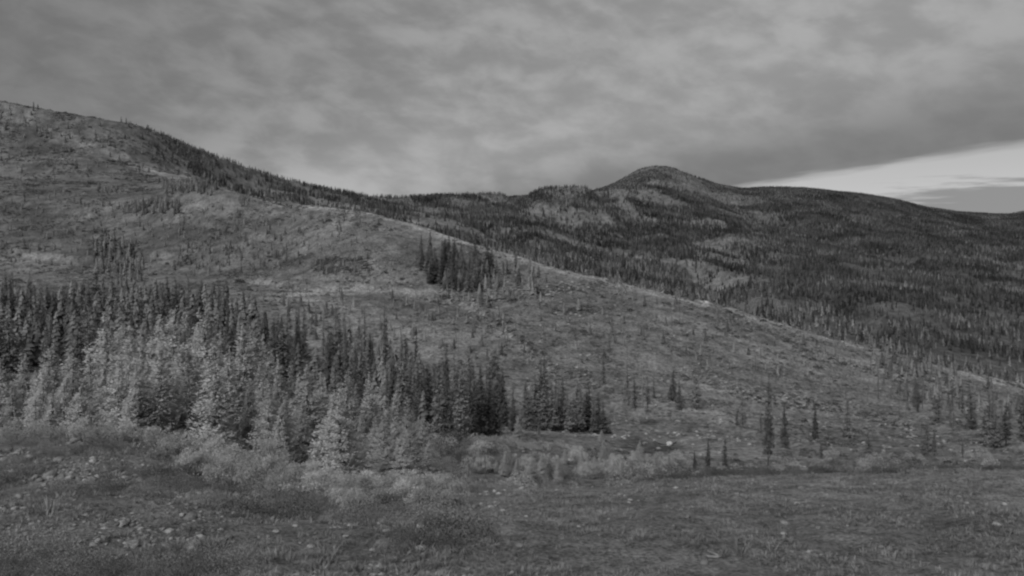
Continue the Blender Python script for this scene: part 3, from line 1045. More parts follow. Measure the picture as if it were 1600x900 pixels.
# the row that runs out from the wood to the right
for x, foot, top in [(820, 668, 598), (833, 664, 590), (842, 562 + 100, 575), (858, 668, 618), (872, 670, 614), (886, 671, 616), (897, 668, 622), (907, 673, 612), (915, 672, 622), (935, 674, 624), (842, 680, 662), (943, 676, 636), (826, 672, 622), (848, 670, 600), (864, 672, 606), (879, 669, 600), (892, 674, 630), (901, 670, 604), (921, 671, 612), (928, 676, 632), (865, 664, 590), (852, 660, 560)]:
    by_foot('dark', x, foot + 2, top - 8, 'row', wide=1.35)
# single trees standing on the open slope to the right
SINGLES = [
    ('thin', 943, 600, 558, 'thin dead-looking spruce standing alone above the row of dark trees'),
    ('dark', 980, 632, 568, 'leftmost thin dark spruce of the loose group on the right slope'),
    ('thin', 992, 640, 590, 'low thin spruce left of the black snag on the right slope'),
    ('snag', 1004, 634, 566, 'black bare snag standing in the loose group above the pond'),
    ('thin', 1012, 640, 596, 'thin spruce just right of the black bare snag'),
    ('thin', 1022, 622, 592, 'short thin spruce beside fallen wood above the pond'),
    ('dark', 1051, 626, 578, 'tall thin spruce left of a shorter darker one above the pond'),
    ('dark', 1062, 640, 600, 'short dark spruce between two taller thin ones above the pond'),
    ('dark', 1088, 640, 578, 'rightmost thin spruce of the loose group above the pond'),
    ('dark', 1161, 668, 618, 'bushy dark spruce on the slope left of the tallest tree'),
    ('dark', 1152, 664, 638, 'low dark spruce touching the bushy one left of the tallest tree'),
    ('thin', 1189, 676, 642, 'faint thin spruce close to the left of the tallest tree'),
    ('dark', 1200, 731, 590, 'tallest slim dark spruce standing alone on the right slope'),
    ('dark', 1227, 699, 636, 'slim grey spruce just right of the tallest tree'),
    ('dark', 1274, 687, 636, 'narrow dark spruce alone in the middle of the right slope'),
    ('thin', 1283, 716, 686, 'short faint spruce below the narrow dark one on the right slope'),
    ('dark', 1324, 684, 622, 'dark spruce with broad foot, right of the narrow dark one'),
    ('dark', 1357, 718, 678, 'small pointed dark spruce with spreading skirt near the lower edge'),
    ('dark', 1449, 714, 662, 'dark spruce with a thin companion on its right, right slope'),
    ('dark', 1460, 712, 676, 'thin companion spruce right of a dark one on the right slope'),
    ('dark', 1106, 738, 690, 'dark spruce, middle one of three by the plateau edge'),
    ('dark', 1086, 737, 708, 'low broad black spruce, left one of three by the plateau edge'),
    ('dark', 1133, 735, 692, 'greyish spruce, right one of three by the plateau edge'),
    ('thin', 1504, 716, 688, 'faint short spruce below the dark clump at the right edge'),
]
for kd, x, foot, top, lb in SINGLES:
    by_foot(kd, x, foot + 1, top - 4, 'single', lb, (0.6 if foot - top > 100 else 1.05) if kd == 'dark' else 1.25)
# dark clump near the right edge
for i in range(20):
    x = g.uniform(1425, 1640)
    y = g.uniform(622, 660) + (x - 1425) * 0.2
    d = depth_at(x, y, 60) or 200
    add_tree('dark' if g.random() < 0.25 else 'thin', x, d, g.uniform(26, 58) * d / F, 'right', wide=0.95)
for x, foot, top in [(1466, 660, 598), (1518, 672, 602), (1553, 700, 640), (1562, 700, 648), (1572, 698, 630), (1545, 690, 610), (1600, 690, 610)]:
    by_foot('dark', x, foot, top, 'right', wide=1.2)
# clump on the crest of the cleared hill
for i in range(62):
    x = 655 + 125 * g.beta(1.1, 1.7)
    y = g.uniform(398, 452) + (x - 655) * 0.12
    if y < 398 + (x - 655) * 0.15:
        y += 15
    d = depth_at(x, y, 60) or 420
    add_tree('dark' if g.random() < 0.75 else 'thin', x, d, g.uniform(24, 44) * d / F, 'crest', wide=g.uniform(1.4, 2.0))
# pale little larches among the brush at the plateau edge and by the wood
for x, foot, top, wd in [(945, 742, 704, 1.5), (994, 735, 704, 1.1), (1004, 728, 700, 0.8), (812, 698, 650, 0.9), (940, 690, 672, 1.4), (958, 742, 716, 1.2), (1024, 738, 706, 0.9), (970, 744, 718, 1.0), (930, 745, 712, 0.8), (1045, 740, 712, 0.9), (858, 752, 716, 1.3), (830, 756, 720, 1.4), (846, 756, 714, 1.2), (876, 752, 722, 1.2)]:
    by_foot('sapling', x, foot, top, 'sapling', wide=wd * 1.4)
for i in range(26):
    x = 690 + 350 * g.beta(1.6, 1.6)
    foot = np.interp(x, [690, 800, 900, 1050], [752, 758, 752, 742]) - g.uniform(0, 26)
    if i % 3:
        by_foot('bush', x, foot, foot - g.uniform(10, 26), 'bush', wide=g.uniform(0.7, 1.2))
    else:
        by_foot('sapling', x, foot, foot - g.uniform(14, 42), 'sapling', wide=g.uniform(0.9, 1.5))
# thin dead poles on the grass patch and on the hillside
for x, foot, top in [(676, 752, 700), (682, 755, 690), (693, 756, 700), (708, 752, 705), (731, 760, 700), (743, 766, 720), (758, 756, 690), (655, 745, 690), (775, 735, 700), (720, 748, 712),
                     (515, 560, 505), (537, 520, 480), (508, 570, 520), (596, 560, 510), (620, 545, 505), (655, 520, 480), (1262, 545, 512), (1290, 560, 528), (1180, 580, 540), (960, 660, 632),
                     (497, 425, 402), (505, 428, 404), (530, 430, 405), (561, 428, 402), (578, 432, 408), (610, 430, 395), (483, 430, 410), (550, 432, 410), (460, 350, 328), (455, 342, 322),
                     (725, 505, 470), (738, 508, 472), (752, 512, 470), (765, 515, 478), (828, 560, 520), (842, 575, 530), (850, 600, 545), (940, 590, 560), (900, 470, 440), (1010, 520, 490), (1340, 600, 560), (1390, 620, 570)]:
    by_foot('snag', x, foot, top, 'pole', wide=1.0)

KINDS = {
    'pale': (PALE, 'larch_tree', 'larch'), 'dark': (DARK, 'spruce_tree', 'spruce'), 'thin': (SPARSE, 'thin_spruce_tree', 'spruce'),
    'snag': (SNAG, 'dead_tree', 'dead tree'), 'sapling': (PALE, 'young_larch_tree', 'larch'), 'bush': (SHRUB, 'willow_shrub', 'shrub'),
}
PHRASE = {
    'front': ('pale feathery larch', 'near stand'),
    'left': ('dark slim spruce', 'left wood'),
    'middle_upper': ('slim spruce', 'upper middle wood'),
    'middle': ('dark spruce', 'thick middle wood'),
    'row': ('dark pointed spruce', 'the row right of the wood'),
    'right': ('spruce', 'right edge clump'),
    'crest': ('small dark spruce', 'hill crest clump'),
    'sapling': ('pale young larch', 'the brush below the plateau edge'),
    'bush': ('pale upright bush', 'the hollow below the plateau edge'),
    'pole': ('thin bare dead tree', 'open slopes'),
}
# stands are read in rows by distance, each row from the left
for st, (what, where) in PHRASE.items():
    ts = [t for t in TREES if t['stand'] == st and -60 < t['x'] < 1655]
    ts.sort(key=lambda t: t['d'])
    nrow = 1 if len(ts) < 16 or st in ('row', 'sapling', 'bush') else (3 if len(ts) < 75 else 5)
    names = {1: [''], 3: ['nearest', 'middle', 'farthest'], 5: ['nearest', 'second nearest', 'middle', 'second farthest', 'farthest']}[nrow]
    hgt = np.median([q['H'] for q in ts])
    for r in range(nrow):
        row = sorted(ts[r * len(ts) // nrow:(r + 1) * len(ts) // nrow], key=lambda t: t['x'])
        for i, t in enumerate(row):
            adj = 'tall ' if t['H'] > hgt * 1.25 else ('short ' if t['H'] < hgt * 0.75 else '')
            adj = '' if 'small' in what or 'young' in what else adj
            t['label'] = '%s%s, %s from left in %s%s' % (adj, what, ordinal(i), 'the %s row of the ' % names[r] if names[r] else '', where)

GROUPS = {'front': 'pale larches of the near stand', 'left': 'spruces of the left wood', 'middle': 'spruces of the middle wood', 'middle_upper': 'spruces above the middle wood',
          'row': 'spruces in the row by the wood', 'single': 'single trees on the right slope', 'right': 'spruces at the right edge', 'crest': 'spruces on the hill crest',
          'sapling': 'young larches in the brush', 'bush': 'upright bushes in the hollow', 'pole': 'dead trees on open ground'}
LIVE = [t for t in TREES if t['kind'] in ('pale', 'dark', 'thin')]
LIVE.sort(key=lambda t: -t['H'] / t['d'] - (10 if t['stand'] in ('single', 'row') else 0))
keep = set(id(t) for t in LIVE if -60 < t['x'] < 1655)
EXTRA = [t for t in LIVE if id(t) not in keep]     # outside the frame: left to the woods in the mass
g = np.random.default_rng(9)
for t in TREES:
    if t['kind'] in ('pale', 'dark', 'thin') and id(t) not in keep:
        continue
    meshes, nm, cat = KINDS[t['kind']]
    cm, tm = meshes[int(g.integers(0, len(meshes)))]
    p = ground(np.array(t['x']), np.array(t['d']))
    s = t['H'] / (1.0 if t['kind'] == 'bush' else 10.0)
    sxy = s * t['wide'] * g.uniform(0.8, 1.2)
    if t['kind'] == 'pale':
        sxy = max(sxy * 1.2, 0.8 * t['wide'])
    root = empty(nm, tuple(p), g.uniform(0, 6.28), (sxy, sxy, s))
    root.rotation_euler = (g.normal(0, 0.025), g.normal(0, 0.025), root.rotation_euler[2])
    tag(root, t['label'], cat, GROUPS[t['stand']])
    link(bpy.data.objects.new('stems' if t['kind'] == 'bush' else 'trunk', tm), root)
    link(bpy.data.objects.new({'snag': 'branches', 'bush': 'foliage'}.get(t['kind'], 'crown'), cm), root)

# ------------------------------------------------------------------ woods too many to count
FARP = []
for i in range(6):
    V, T = far_crown_arrays(600 + i, 10, (1.5, 1.9, 1.3, 1.7, 2.1, 1.4)[i], 30)
    FARP.append(mesh_from('far_spruce', V, T, M_FARLEAF if i < 4 else M_MIDPALE))
g = np.random.default_rng(21)
x, d = world_random(440000, -380, 1990, 480, 3050, g)
dens = samp(forest, x, d)
ok = (g.random(len(x)) < dens * (0.55 + 0.45 * sstep(d, 700, 1400))) & (d > np.interp(x, XS, crest_d) * 1.04)
x, d = x[ok], d[ok]
Hh = g.uniform(4.5, 10.0, len(x)) * (1 + 0.25 * fbm((x - 800) / F * d, d, 150, 2))
Hh *= np.where(np.abs(d - np.interp(x, XS, back_d)) < 350, 0.75, 1.0)
ok = seen(x, d, Hh, 4)
x, d, Hh = x[ok], d[ok], Hh[ok]
print('far trees', len(x))
P = ground(x, d)
P[:, 2] -= 0.4
pl = fbm(P[:, 0], P[:, 1], 120, 3, 0.5, 33.0) + 0.9 * (1 - sstep(d / np.interp(x, XS, crest_d), 1.4, 2.3)) * sstep(x, 700, 1000)
ix = np.where(g.random(len(x)) < sstep(pl, 0.0, 0.8) * 0.6, g.integers(4, 6, len(x)), g.integers(0, 4, len(x)))
wid = Hh / 10 * g.uniform(0.9, 1.35, len(x))
scatter('far_forest', 'dark conifer forest covering the far slopes', FARP, P, np.stack([wid, wid, Hh / 10], -1), 3, idx=ix)

# open woodland on the near mountain side and the left hill, in named patches
g = np.random.default_rng(22)
NEARP = []
for i, (R, mt) in enumerate([(1.2, M_DARK), (1.0, M_DARK), (1.5, M_DARK), (1.1, M_MIDPALE)]):
    V, T = far_crown_arrays(650 + i, 10, R, 60)
    NEARP.append(mesh_from('hill_spruce', V, T, mt))
M_FAINT = mat_solid('grey_dead_wood', 0.10, 0.4, 3.0)
for q_ in (SNAG[0][1], SNAG[1][1]):
    me_ = q_.copy()
    me_.materials[0] = M_FAINT
    NEARP.append(me_)
px, pd, ph = [], [], []
for poly, n, h0, h1 in [([(140, 385), (175, 372), (205, 390), (235, 435), (190, 452), (150, 440)], 80, 14, 28),
                        ([(250, 292), (300, 286), (345, 298), (330, 308), (260, 305)], 70, 10, 17),
                        ([(185, 325), (230, 318), (285, 322), (280, 336), (195, 338)], 70, 10, 18),
                        ([(375, 312), (390, 312), (388, 325), (368, 322)], 16, 9, 14),
                        ([(265, 360), (420, 350), (480, 385), (400, 430), (300, 430)], 130, 7, 14),
                        ([(490, 412), (575, 405), (590, 430), (500, 436)], 40, 7, 13),
                        ([(60, 208), (80, 206), (80, 220), (62, 220)], 12, 8, 14),
                        ([(150, 295), (190, 296), (186, 306), (155, 306)], 14, 8, 13),
                        ([(0, 320), (40, 318), (36, 345), (0, 340)], 14, 6, 11),
                        ([(0, 300), (600, 350), (560, 430), (0, 420)], 300, 5, 13),
                        ([(740, 405), (850, 428), (860, 470), (700, 480), (690, 450)], 110, 10, 26),
                        ([(0, 172), (200, 200), (180, 280), (0, 290)], 90, 5, 11), ([(200, 215), (300, 262), (330, 290), (240, 290), (150, 240)], 30, 6, 12),
                        ([(390, 470), (760, 470), (840, 570), (640, 560), (400, 520)], 95, 10, 24), ([(44, 172), (60, 172), (60, 180), (44, 180)], 3, 8, 12), ([(820, 440), (1050, 470), (1320, 560), (1300, 600), (860, 560)], 80, 8, 22), ([(400, 520), (640, 560), (660, 610), (420, 600)], 18, 26, 50),
                        ([(1330, 540), (1600, 615), (1600, 660), (1400, 640)], 100, 12, 32),
                        ([(-40, 480), (380, 490), (440, 540), (-40, 540)], 200, 38, 58), ([(-350, 480), (-40, 480), (-40, 580), (-350, 580)], 170, 45, 80), ([(-350, 640), (-60, 650), (-60, 730), (-350, 730)], 70, 110, 170),
                        ([(0, 530), (400, 540), (420, 590), (0, 580)], 110, 60, 90),
                        ([(430, 600), (640, 620), (800, 650), (800, 680), (640, 690), (440, 690)], 60, 50, 95)]:
    xa = [q[0] for q in poly]
    ya = [q[1] for q in poly]
    k = 0
    while k < n:
        xx, yy = g.uniform(min(xa), max(xa)), g.uniform(min(ya), max(ya))
        if poly_mask(poly, np.array([xx]), np.array([yy]))[0]:
            dd = depth_at(xx, yy, 60)
            k += 1
            if dd:
                px.append(xx)
                pd.append(dd)
                ph.append(g.uniform(h0, h1) * dd / F)
for t in EXTRA:
    px.append(t['x'])
    pd.append(t['d'])
    ph.append(t['H'])
n_wood = len(px)
for poly, n, h0, h1 in [([(390, 395), (640, 400), (700, 480), (860, 570), (640, 560), (390, 500)], 110, 12, 34), ([(760, 400), (1050, 470), (1420, 590), (1380, 650), (900, 600), (800, 520)], 130, 12, 34), ([(1300, 545), (1600, 620), (1600, 690), (1320, 680)], 60, 16, 40), ([(660, 690), (820, 735), (800, 756), (670, 750)], 16, 24, 50)]:
    xa, ya = [q[0] for q in poly], [q[1] for q in poly]
    k = 0
    while k < n:
        xx, yy = g.uniform(min(xa), max(xa)), g.uniform(min(ya), max(ya))
        if poly_mask(poly, np.array([xx]), np.array([yy]))[0]:
            dd = depth_at(xx, yy, 60)
            k += 1
            if dd:
                px.append(xx)
                pd.append(dd)
                ph.append(g.uniform(h0, h1) * dd / F)
px, pd, ph = np.array(px), np.array(pd), np.array(ph)
P = ground(px, pd)
P[:, 2] -= 0.3
wid = ph / 10 * g.uniform(1.0, 1.5, len(px))
scatter('hillside_woodland', 'small dark conifers in patches over the hillside', NEARP, P, np.stack([wid, wid, ph / 10], -1), 4, idx=np.where(g.random(len(px)) < np.where((px > 380) & (ph * F / pd < 30), 0.5, 0.15), 3, g.integers(0, 3, len(px))) * (np.arange(len(px)) < n_wood) + g.integers(4, 6, len(px)) * (np.arange(len(px)) >= n_wood))

# brush, stones and felled wood over the cleared hill
BR = [clump_mesh(700 + i, 110, 0.55, 0.75, 0.10, M_BRUSH) for i in range(3)] + [clump_mesh(705, 110, 0.6, 0.75, 0.10, M_MIDPALE)]
x, d = world_random(215000, -350, 1900, 62, 1400, g)
nz = fbm((x - 800) / F * d, d, 40, 4, 0.6, 90.0)
ok = (g.random(len(x)) < sstep(nz, -0.25, 0.5)) & (d < np.interp(x, XS, crest_d) * np.where(x < 450, 1.9, 1.02)) & seen(x, d, 0.8, 1)
x, d = x[ok], d[ok]
bx_, bd_ = [], []
for pts, n in [([(690, 466), (800, 466), (960, 446)], 160), ([(840, 574), (900, 594), (960, 616)], 90), ([(1075, 590), (1180, 627), (1320, 645), (1430, 673)], 220), ([(1040, 458), (1150, 495), (1280, 556)], 140),
               ([(740, 484), (800, 522), (850, 560)], 120), ([(1240, 548), (1400, 594), (1560, 644)], 140), ([(1380, 550), (1440, 566)], 60), ([(490, 420), (520, 408), (560, 408), (580, 422), (500, 424)], 420), ([(860, 490), (930, 485)], 90), ([(900, 712), (985, 712), (1050, 704)], 160), ([(0, 330), (40, 338)], 60)]:
    seg = np.hypot(*np.diff(np.array(pts, float), axis=0).T)
    cum = np.concatenate([[0], np.cumsum(seg)])
    u = g.uniform(0, cum[-1], n)
    for xx, yy in zip(np.interp(u, cum, [p[0] for p in pts]) + g.normal(0, 4, n), np.interp(u, cum, [p[1] for p in pts]) + g.normal(0, 3, n)):
        dd = depth_at(xx, yy, 60)
        if dd:
            bx_.append(xx)
            bd_.append(dd)
nb0 = len(x)
x, d = np.concatenate([x, bx_]), np.concatenate([d, bd_])
scatter('hillside_brush', 'low brush dotted over the cleared hillside', BR, ground(x, d), np.exp(g.normal(-0.55, 0.45, len(x))) * (0.7 + d / 700), 5, idx=np.where(np.arange(len(x)) < nb0, g.choice([0, 1, 2, 3], len(x), p=[.18, .18, .18, .46]), g.integers(0, 3, len(x))))
print('brush', len(x))
M_BLOCK = mat_solid('pale_block', 0.17, 0.35, 2.0)
SL = [rock_mesh(720 + i, M_BLOCK, 0.6, 2) for i in range(3)] + [log_mesh(i, 1.7, 0.12, M_PALEWOOD) for i in range(3)]
x, d = world_random(60000, -40, 1900, 110, 640, g)
nz = fbm((x - 800) / F * d, d, 30, 4, 0.6, 95.0)
ok = (g.random(len(x)) < 0.12 + 0.88 * sstep(nz, 0.0, 0.7)) & (d < np.interp(x, XS, crest_d) * 1.0) & (x > 380) & seen(x, d, 0.6, 0)
lx, ld = [x[ok]], [d[ok]]
# rows of blocks left along the benches and tracks
ls = [np.exp(g.normal(-0.3, 0.5, ok.sum()))]
for pts, n, spread, s0 in [([(690, 455), (760, 462), (850, 460), (960, 442)], 300, 7, 1.3), ([(690, 445), (740, 472), (790, 470)], 50, 8, 1.2), ([(880, 495), (960, 510), (940, 470)], 50, 16, 1.0),
                           ([(840, 570), (900, 588), (960, 610)], 60, 8, 0.9), ([(1075, 585), (1120, 600), (1180, 622), (1320, 638), (1400, 662)], 130, 6, 0.9), ([(1230, 590), (1320, 560), (1400, 600)], 60, 12, 0.9),
                           ([(1390, 660), (1470, 690), (1540, 705)], 50, 8, 0.8), ([(1060, 462), (1180, 500), (1280, 540)], 60, 5, 0.9), ([(1450, 565), (1600, 605)], 60, 3, 1.1),
                           ([(1180, 470), (1100, 462), (1000, 448)], 60, 4, 0.9), ([(330, 291), (350, 294)], 12, 2, 2.0), ([(960, 690), (1090, 690), (1180, 700)], 40, 8, 0.7)]:
    seg = np.hypot(*np.diff(np.array(pts, float), axis=0).T)
    cum = np.concatenate([[0], np.cumsum(seg)])
    u = g.uniform(0, cum[-1], n)
    xx = np.interp(u, cum, [p[0] for p in pts]) + g.normal(0, spread * 0.6, n)
    yy = np.interp(u, cum, [p[1] for p in pts]) + g.normal(0, spread, n)
    dd = np.array([depth_at(a, b, 60) or np.nan for a, b in zip(xx, yy)])
    okk = ~np.isnan(dd)
    lx.append(xx[okk])
    ld.append(dd[okk])
    ls.append(1.35 * s0 * np.exp(g.normal(0, 0.4, okk.sum())))
x, d, s = np.concatenate(lx), np.concatenate(ld), np.minimum(np.concatenate(ls), 0.45 + np.concatenate(ld) / 330)
P = ground(x, d)
P[:, 2] += 0.05
scatter('felling_debris', 'pale blocks and felled logs strewn over the cleared hillside', SL, P, s, 6, 0.12)
print('debris', len(x))

# ------------------------------------------------------------------ foreground: shrubs along the bank, each a thing
def fore_depth(x, y):
    c = int(round(float(colpos(x))))
    k = np.where((DROWS > 4) & (YPX[:, c] <= y))[0]
    return float(DROWS[k[0]]) if len(k) else 14.0


g = np.random.default_rng(31)
SH = []
for x, top, d, wd in [(222, 690, 14.5, 1.0), (248, 694, 14.0, 1.1), (283, 694, 14.5, 1.0), (312, 692, 14.8, 1.2), (338, 700, 14.6, 1.2), (362, 712, 14.2, 1.1), (388, 722, 13.6, 1.0),
                      (420, 712, 15.0, 1.2), (408, 735, 13.2, 1.0), (447, 735, 14.2, 1.1), (478, 730, 14.8, 1.3), (500, 738, 14.2, 1.0), (520, 750, 14.4, 1.1), (548, 752, 14.0, 1.2),
                      (572, 758, 13.6, 1.0), (600, 740, 14.8, 1.2), (618, 752, 14.2, 1.1), (640, 762, 14.0, 1.0), (655, 768, 13.4, 1.1), (690, 770, 14.0, 1.0), (300, 728, 12.6, 0.9),
                      (345, 740, 12.2, 0.9), (395, 762, 12.0, 0.9), (440, 768, 11.8, 0.8), (480, 770, 11.6, 1.0), (530, 780, 11.6, 1.0), (580, 786, 11.4, 1.0), (625, 790, 11.6, 0.9), (190, 700, 14.2, 0.9), (20, 680, 15.2, 0.9), (58, 684, 15.0, 0.9), (95, 682, 15.3, 1.0), (128, 690, 14.9, 0.9),
                      (160, 706, 14.6, 0.8), (265, 715, 13.2, 0.9), (540, 808, 10.4, 0.8), (560, 818, 10.0, 0.7), (670, 795, 11.2, 0.8), (700, 800, 11.0, 0.8)]:
    SH.append((x, top, d, wd))
SH.sort()
for i, (x, top, d, wd) in enumerate(SH):
    p = ground(np.array(x), np.array(d))
    yb = float(samp(YPX, np.array(x), np.array(d)))
    H = max(0.28, (yb - top) * d / F)
    fm, sm = SHRUB[int(g.integers(0, 5))]
    root = empty('willow_shrub', (p[0], p[1], p[2] - 0.03), g.uniform(0, 6.28), (max(0.42, H * 0.9) * wd, max(0.42, H * 0.9) * wd, H * (1.6 if x < 430 else 1.3)))
    size = 'tall' if H > 0.75 else ('knee-high' if H > 0.45 else 'low')
    tag(root, '%s pale leafy shrub on the stony foreground bank, %s shrub from the left' % (size, ordinal(i)), 'shrub', 'pale shrubs along the foreground bank')
    link(bpy.data.objects.new('stems', sm), root)
    link(bpy.data.objects.new('foliage', fm), root)

# rocks big enough to pick out
RK = [(80, 752, 12, 0, 'small pale stone low on the left part of the bank'), (176, 753, 18, 0, 'flat white stone shining alone left of the centre of the bank'), (180, 732, 13, 0, 'pale angular stone above the flat white stone on the bank'),
      (92, 722, 16, 0, 'pale flat stone near the top of the bank, far left'), (60, 768, 9, 0, 'little pale stone near the left edge, by the dark soil'), (258, 748, 22, 0, 'long pale stone lying under the shrubs, left of a dark one'),
      (276, 750, 14, 1, 'dark pitted stone right of the long pale one under the shrubs'), (291, 757, 22, 0, 'broad pale stone right of the dark pitted one under the shrubs'), (357, 752, 22, 0, 'flat pale slab tucked under the shrub edge'),
      (132, 808, 13, 0, 'pale block standing up in the left foreground'), (112, 829, 12, 0, 'small round pale stone left of the white round one in the foreground'), (265, 832, 18, 0, 'round white stone in the left foreground'),
      (220, 827, 11, 0, 'small pale stone just left of the round white one'), (258, 854, 20, 0, 'flat pale stone below the round white one'), (206, 854, 22, 0, 'long low pale stone, lower left foreground'),
      (310, 871, 14, 0, 'pale stone in the lower left foreground, left of a pair'), (338, 872, 16, 0, 'flat pale stone, right one of a pair in the lower foreground'), (306, 848, 14, 0, 'pale stone in the stone patch left of the middle'),
      (355, 850, 10, 0, 'small bright stone in the stone patch left of the middle'), (486, 854, 13, 0, 'pale square stone left of the hollow in the middle foreground'), (662, 860, 27, 0, 'large pale block right of the hollow in the middle foreground'),
      (632, 853, 15, 0, 'pale stone between the hollow and the large block'), (600, 852, 30, 1, 'big dark rounded rock in the hollow of the middle foreground'), (583, 860, 12, 0, 'pale stone at the left rim of the hollow'),
      (604, 838, 16, 0, 'pale slab on the upper rim of the hollow'), (670, 876, 10, 0, 'small pale stone below the large block'), (540, 842, 11, 0, 'small pale stone up and left of the hollow'),
      (430, 834, 14, 0, 'pale stone among low grass, right of the stone patch'), (462, 822, 11, 0, 'pale pointed stone under the middle shrubs'), (686, 899, 20, 0, 'pale stone cut by the bottom edge, right of the middle'),
      (428, 900, 18, 0, 'pale stone cut by the bottom edge, left one of two'), (462, 899, 12, 0, 'pale stone cut by the bottom edge, right one of two'), (1376, 858, 10, 0, 'bright little stone alone on the right turf'),
      (1557, 822, 15, 0, 'pale flat stone near the right edge, above a dark hollow'), (1553, 850, 10, 0, 'small pale stone near the right edge, below a dark hollow'), (1322, 793, 11, 0, 'small pale stone on the bare streak of the right turf'),
      (1225, 823, 15, 0, 'flat pale stone in the middle of the right turf'), (184, 877, 13, 0, 'small flat pale stone near the lower left corner'), (640, 832, 10, 0, 'little stone below the rightmost shrubs'),
      (30, 709, 16, 0, 'pale stone on the bank top at the left edge'), (62, 712, 14, 0, 'pale stone on the bank top, second from the left edge'), (120, 745, 11, 1, 'dark stone in the middle of the left bank'),
      (985, 782, 10, 0, 'small pale stone on the turf below the plateau edge'), (1245, 790, 12, 0, 'pale streaky stone on the right turf below the edge'), (760, 838, 13, 1, 'dark stone on the turf right of the large pale block')]
for x, y, wpx, dk, lb in RK:
    d = fore_depth(x, y)
    p = ground(np.array(float(x)), np.array(d))
    s = wpx * d / F * 0.95
    me = (DKROCKS if dk else ROCKS)[int(g.integers(0, 3 if dk else 6))]
    o = link(bpy.data.objects.new('rock', me))
    o.location = (p[0], p[1], p[2] - 0.03 * s)
    o.rotation_euler = (g.normal(0, 0.12), g.normal(0, 0.12), g.uniform(-0.5, 0.5))
    o.scale = (s, s * g.uniform(0.8, 1.1), s * g.uniform(0.8, 1.15))
    tag(o, lb, 'rock', 'rocks on the foreground')

# one bright block at the dark hollow in the valley
M_WHITE = mat_solid('whitish_rock', 0.34, 0.05, 3.0)
p = ground(np.array(1046.0), np.array(168.0))
o = link(bpy.data.objects.new('rock', rock_mesh(555, M_WHITE, 0.8)))
o.location = (p[0], p[1], p[2] + 0.35)
o.scale = (1.2, 1.1, 1.3)
tag(o, 'bright white rock beside the dark hollow in the valley floor', 'rock')

# weathered stump on the bank
d = 14.6
p = ground(np.array(278.0), np.array(d))
V, Fc = [], []
n, sd = 5, 14
for i in range(n):
    t = i / (n - 1)
    for k in range(sd):
        a = 6.2832 * k / sd
        r = 0.14 * (1.35 - 0.35 * min(1, t * 2.5)) * (1 + 0.10 * math.sin(3 * a + 1) + 0.06 * math.sin(7 * a))
        V.append((r * math.cos(a), r * math.sin(a), -0.05 + 0.47 * t + (0.05 * math.sin(a * 2 + 0.6) + 0.03 * math.sin(a * 5) if i == n - 1 else 0)))
for i in range(n - 1):
    for k in range(sd):
        Fc.append((i * sd + k, i * sd + (k + 1) % sd, (i + 1) * sd + (k + 1) % sd, (i + 1) * sd + k))
V.append((0.01, 0, 0.36))
for k in range(sd):
    Fc.append(((n - 1) * sd + k, (n - 1) * sd + (k + 1) % sd, len(V) - 1))
st = empty('tree_stump', tuple(p))
tag(st, 'pale blocky weathered stump standing up among the shrubs', 'stump')
link(bpy.data.objects.new('wood', mesh_from('stump_wood', V, Fc, M_PALEWOOD)), st)
lv = []
V2, F2 = [], []
for k, (a, L) in enumerate([(0.4, 0.13), (2.2, 0.10)]):
    b = len(V2)
    q = np.array([0.10 * math.cos(a), 0.10 * math.sin(a), 0.40])
    V2 += [q + [-.02, 0, 0], q + [.02, 0, 0], q + [0, .03, 0], q + [0.01, 0.01, L]]
    F2 += [(b, b + 1, b + 3), (b + 1, b + 2, b + 3), (b + 2, b, b + 3)]
link(bpy.data.objects.new('splinter', mesh_from('stump_splinter', V2[:4], F2[:3], M_PALEWOOD)), st)

# pale branch lying on the turf
d = fore_depth(1113, 871)
p = ground(np.array(1113.0), np.array(d))
o = link(bpy.data.objects.new('fallen_branch', log_mesh(3, 0.16, 0.013, M_PALEWOOD)))
o.location = (p[0], p[1], p[2] + 0.004)
o.rotation_euler = (0, 0, 0.9)
tag(o, 'short pale branch lying slanted on the turf at the bottom', 'branch')

# ------------------------------------------------------------------ gravel, turf and heath in the foreground
g = np.random.default_rng(41)
M_GRAVEL = mat_solid('gravel_stone', 0.205, 0.4, 8.0)
GRV = [rock_mesh(800 + i, M_GRAVEL, 0.6, 1) for i in range(4)] + [rock_mesh(810 + i, M_DKROCK, 0.55, 1) for i in range(3)]
x, d = world_random(140000, -450, 2000, 4.5, 17, g)
nz = fbm((x - 800) / F * d, d, 1.4, 4, 0.6, 120.0)
dn = sstep(nz, -0.3, 0.6) * (0.04 + 0.96 * (1 - sstep(x, 520, 860)))
ok = g.random(len(x)) < dn
x, d = x[ok], d[ok]
P = ground(x, d)
s = np.exp(g.normal(-3.6, 0.55, len(x)) + 0.35 * sstep(d, 9, 12))
P[:, 2] += g.uniform(-0.15, 0.12, len(x)) * s
scatter('gravel', 'loose gravel and small stones over the foreground', GRV, P, s, 7, 0.25)
print('gravel', len(x))

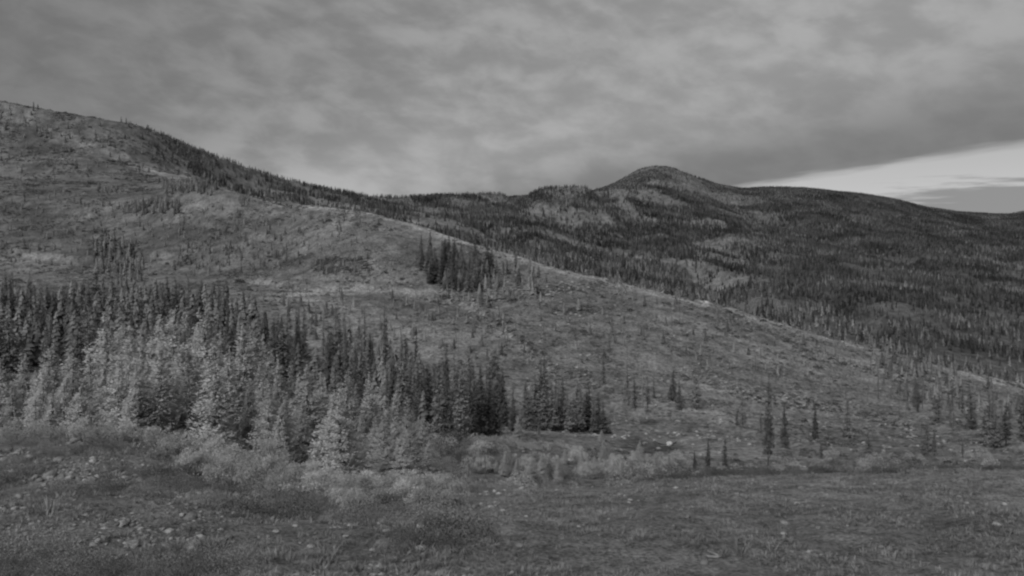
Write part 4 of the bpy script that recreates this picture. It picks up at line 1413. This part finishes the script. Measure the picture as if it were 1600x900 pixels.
TF = [tuft_mesh(820 + i, 14, 0.10, M_GRASS, 0.07) for i in range(4)]
x, d = world_random(150000, -450, 2050, 4.2, 18, g)
nz = fbm((x - 800) / F * d, d, 1.1, 4, 0.6, 130.0)
ok = g.random(len(x)) < sstep(nz, -0.35, 0.45) * (0.55 + 0.3 * sstep(x, 500, 900))
x, d = x[ok], d[ok]
scatter('turf', 'short dry turf in the foreground', TF, ground(x, d), np.exp(g.normal(-0.35, 0.35, len(x))) * np.where(x > 700, 0.42, 0.62), 8)
print('turf', len(x))

HT = [clump_mesh(840 + i, 1100, 0.15, 0.20, 0.0045, mt) for i, mt in enumerate([M_BRUSH, M_MIDPALE, M_MIDPALE])]
x, d = world_random(18000, -450, 1990, 4.5, 16, g)
nz = fbm((x - 800) / F * d, d, 1.8, 4, 0.6, 140.0)
ok = g.random(len(x)) < sstep(nz, 0.05, 0.8) * (1 - sstep(x, 560, 860))
x, d = x[ok], d[ok]
ex, ed = g.uniform(1000, 1700, 180), g.normal(16.6, 0.6, 180)          # a darker fringe along the plateau edge
ix = np.concatenate([g.choice([0, 1, 2], len(x), p=[.2, .5, .3]), np.zeros(180, int)])
s = np.concatenate([np.exp(g.normal(-0.45, 0.45, len(x))), np.exp(g.normal(0.0, 0.3, 180))])
x, d = np.concatenate([x, ex]), np.concatenate([d, ed])
scatter('heath', 'low heath plants growing over the foreground bank', HT, ground(x, d), s, 9, idx=ix)

# brush filling the slope below the plateau edge
BB = [clump_mesh(860 + i, 600, 1.1, 1.0, 0.045, mt) for i, mt in enumerate([M_SHRUB, M_MIDPALE, M_BRUSH])]
x, d = world_random(10500, -400, 2000, 45, 150, g)
nz = fbm((x - 800) / F * d, d, 14, 3, 0.6, 150.0)
ok = (g.random(len(x)) < sstep(nz, -0.2, 0.5) * np.where(x > 1080, 0.25, np.where(x > 670, 1.0, 0.8))) & seen(x, d, 1.4, 0)
x, d = x[ok], d[ok]
scatter('slope_brush', 'pale brush on the slope below the plateau edge', BB, ground(x, d), np.exp(g.normal(-0.2, 0.35, len(x))), 10, idx=g.choice([0, 1, 2], len(x), p=[.35, .45, .2]))
print('slope brush', len(x), 'trees', len(TREES))
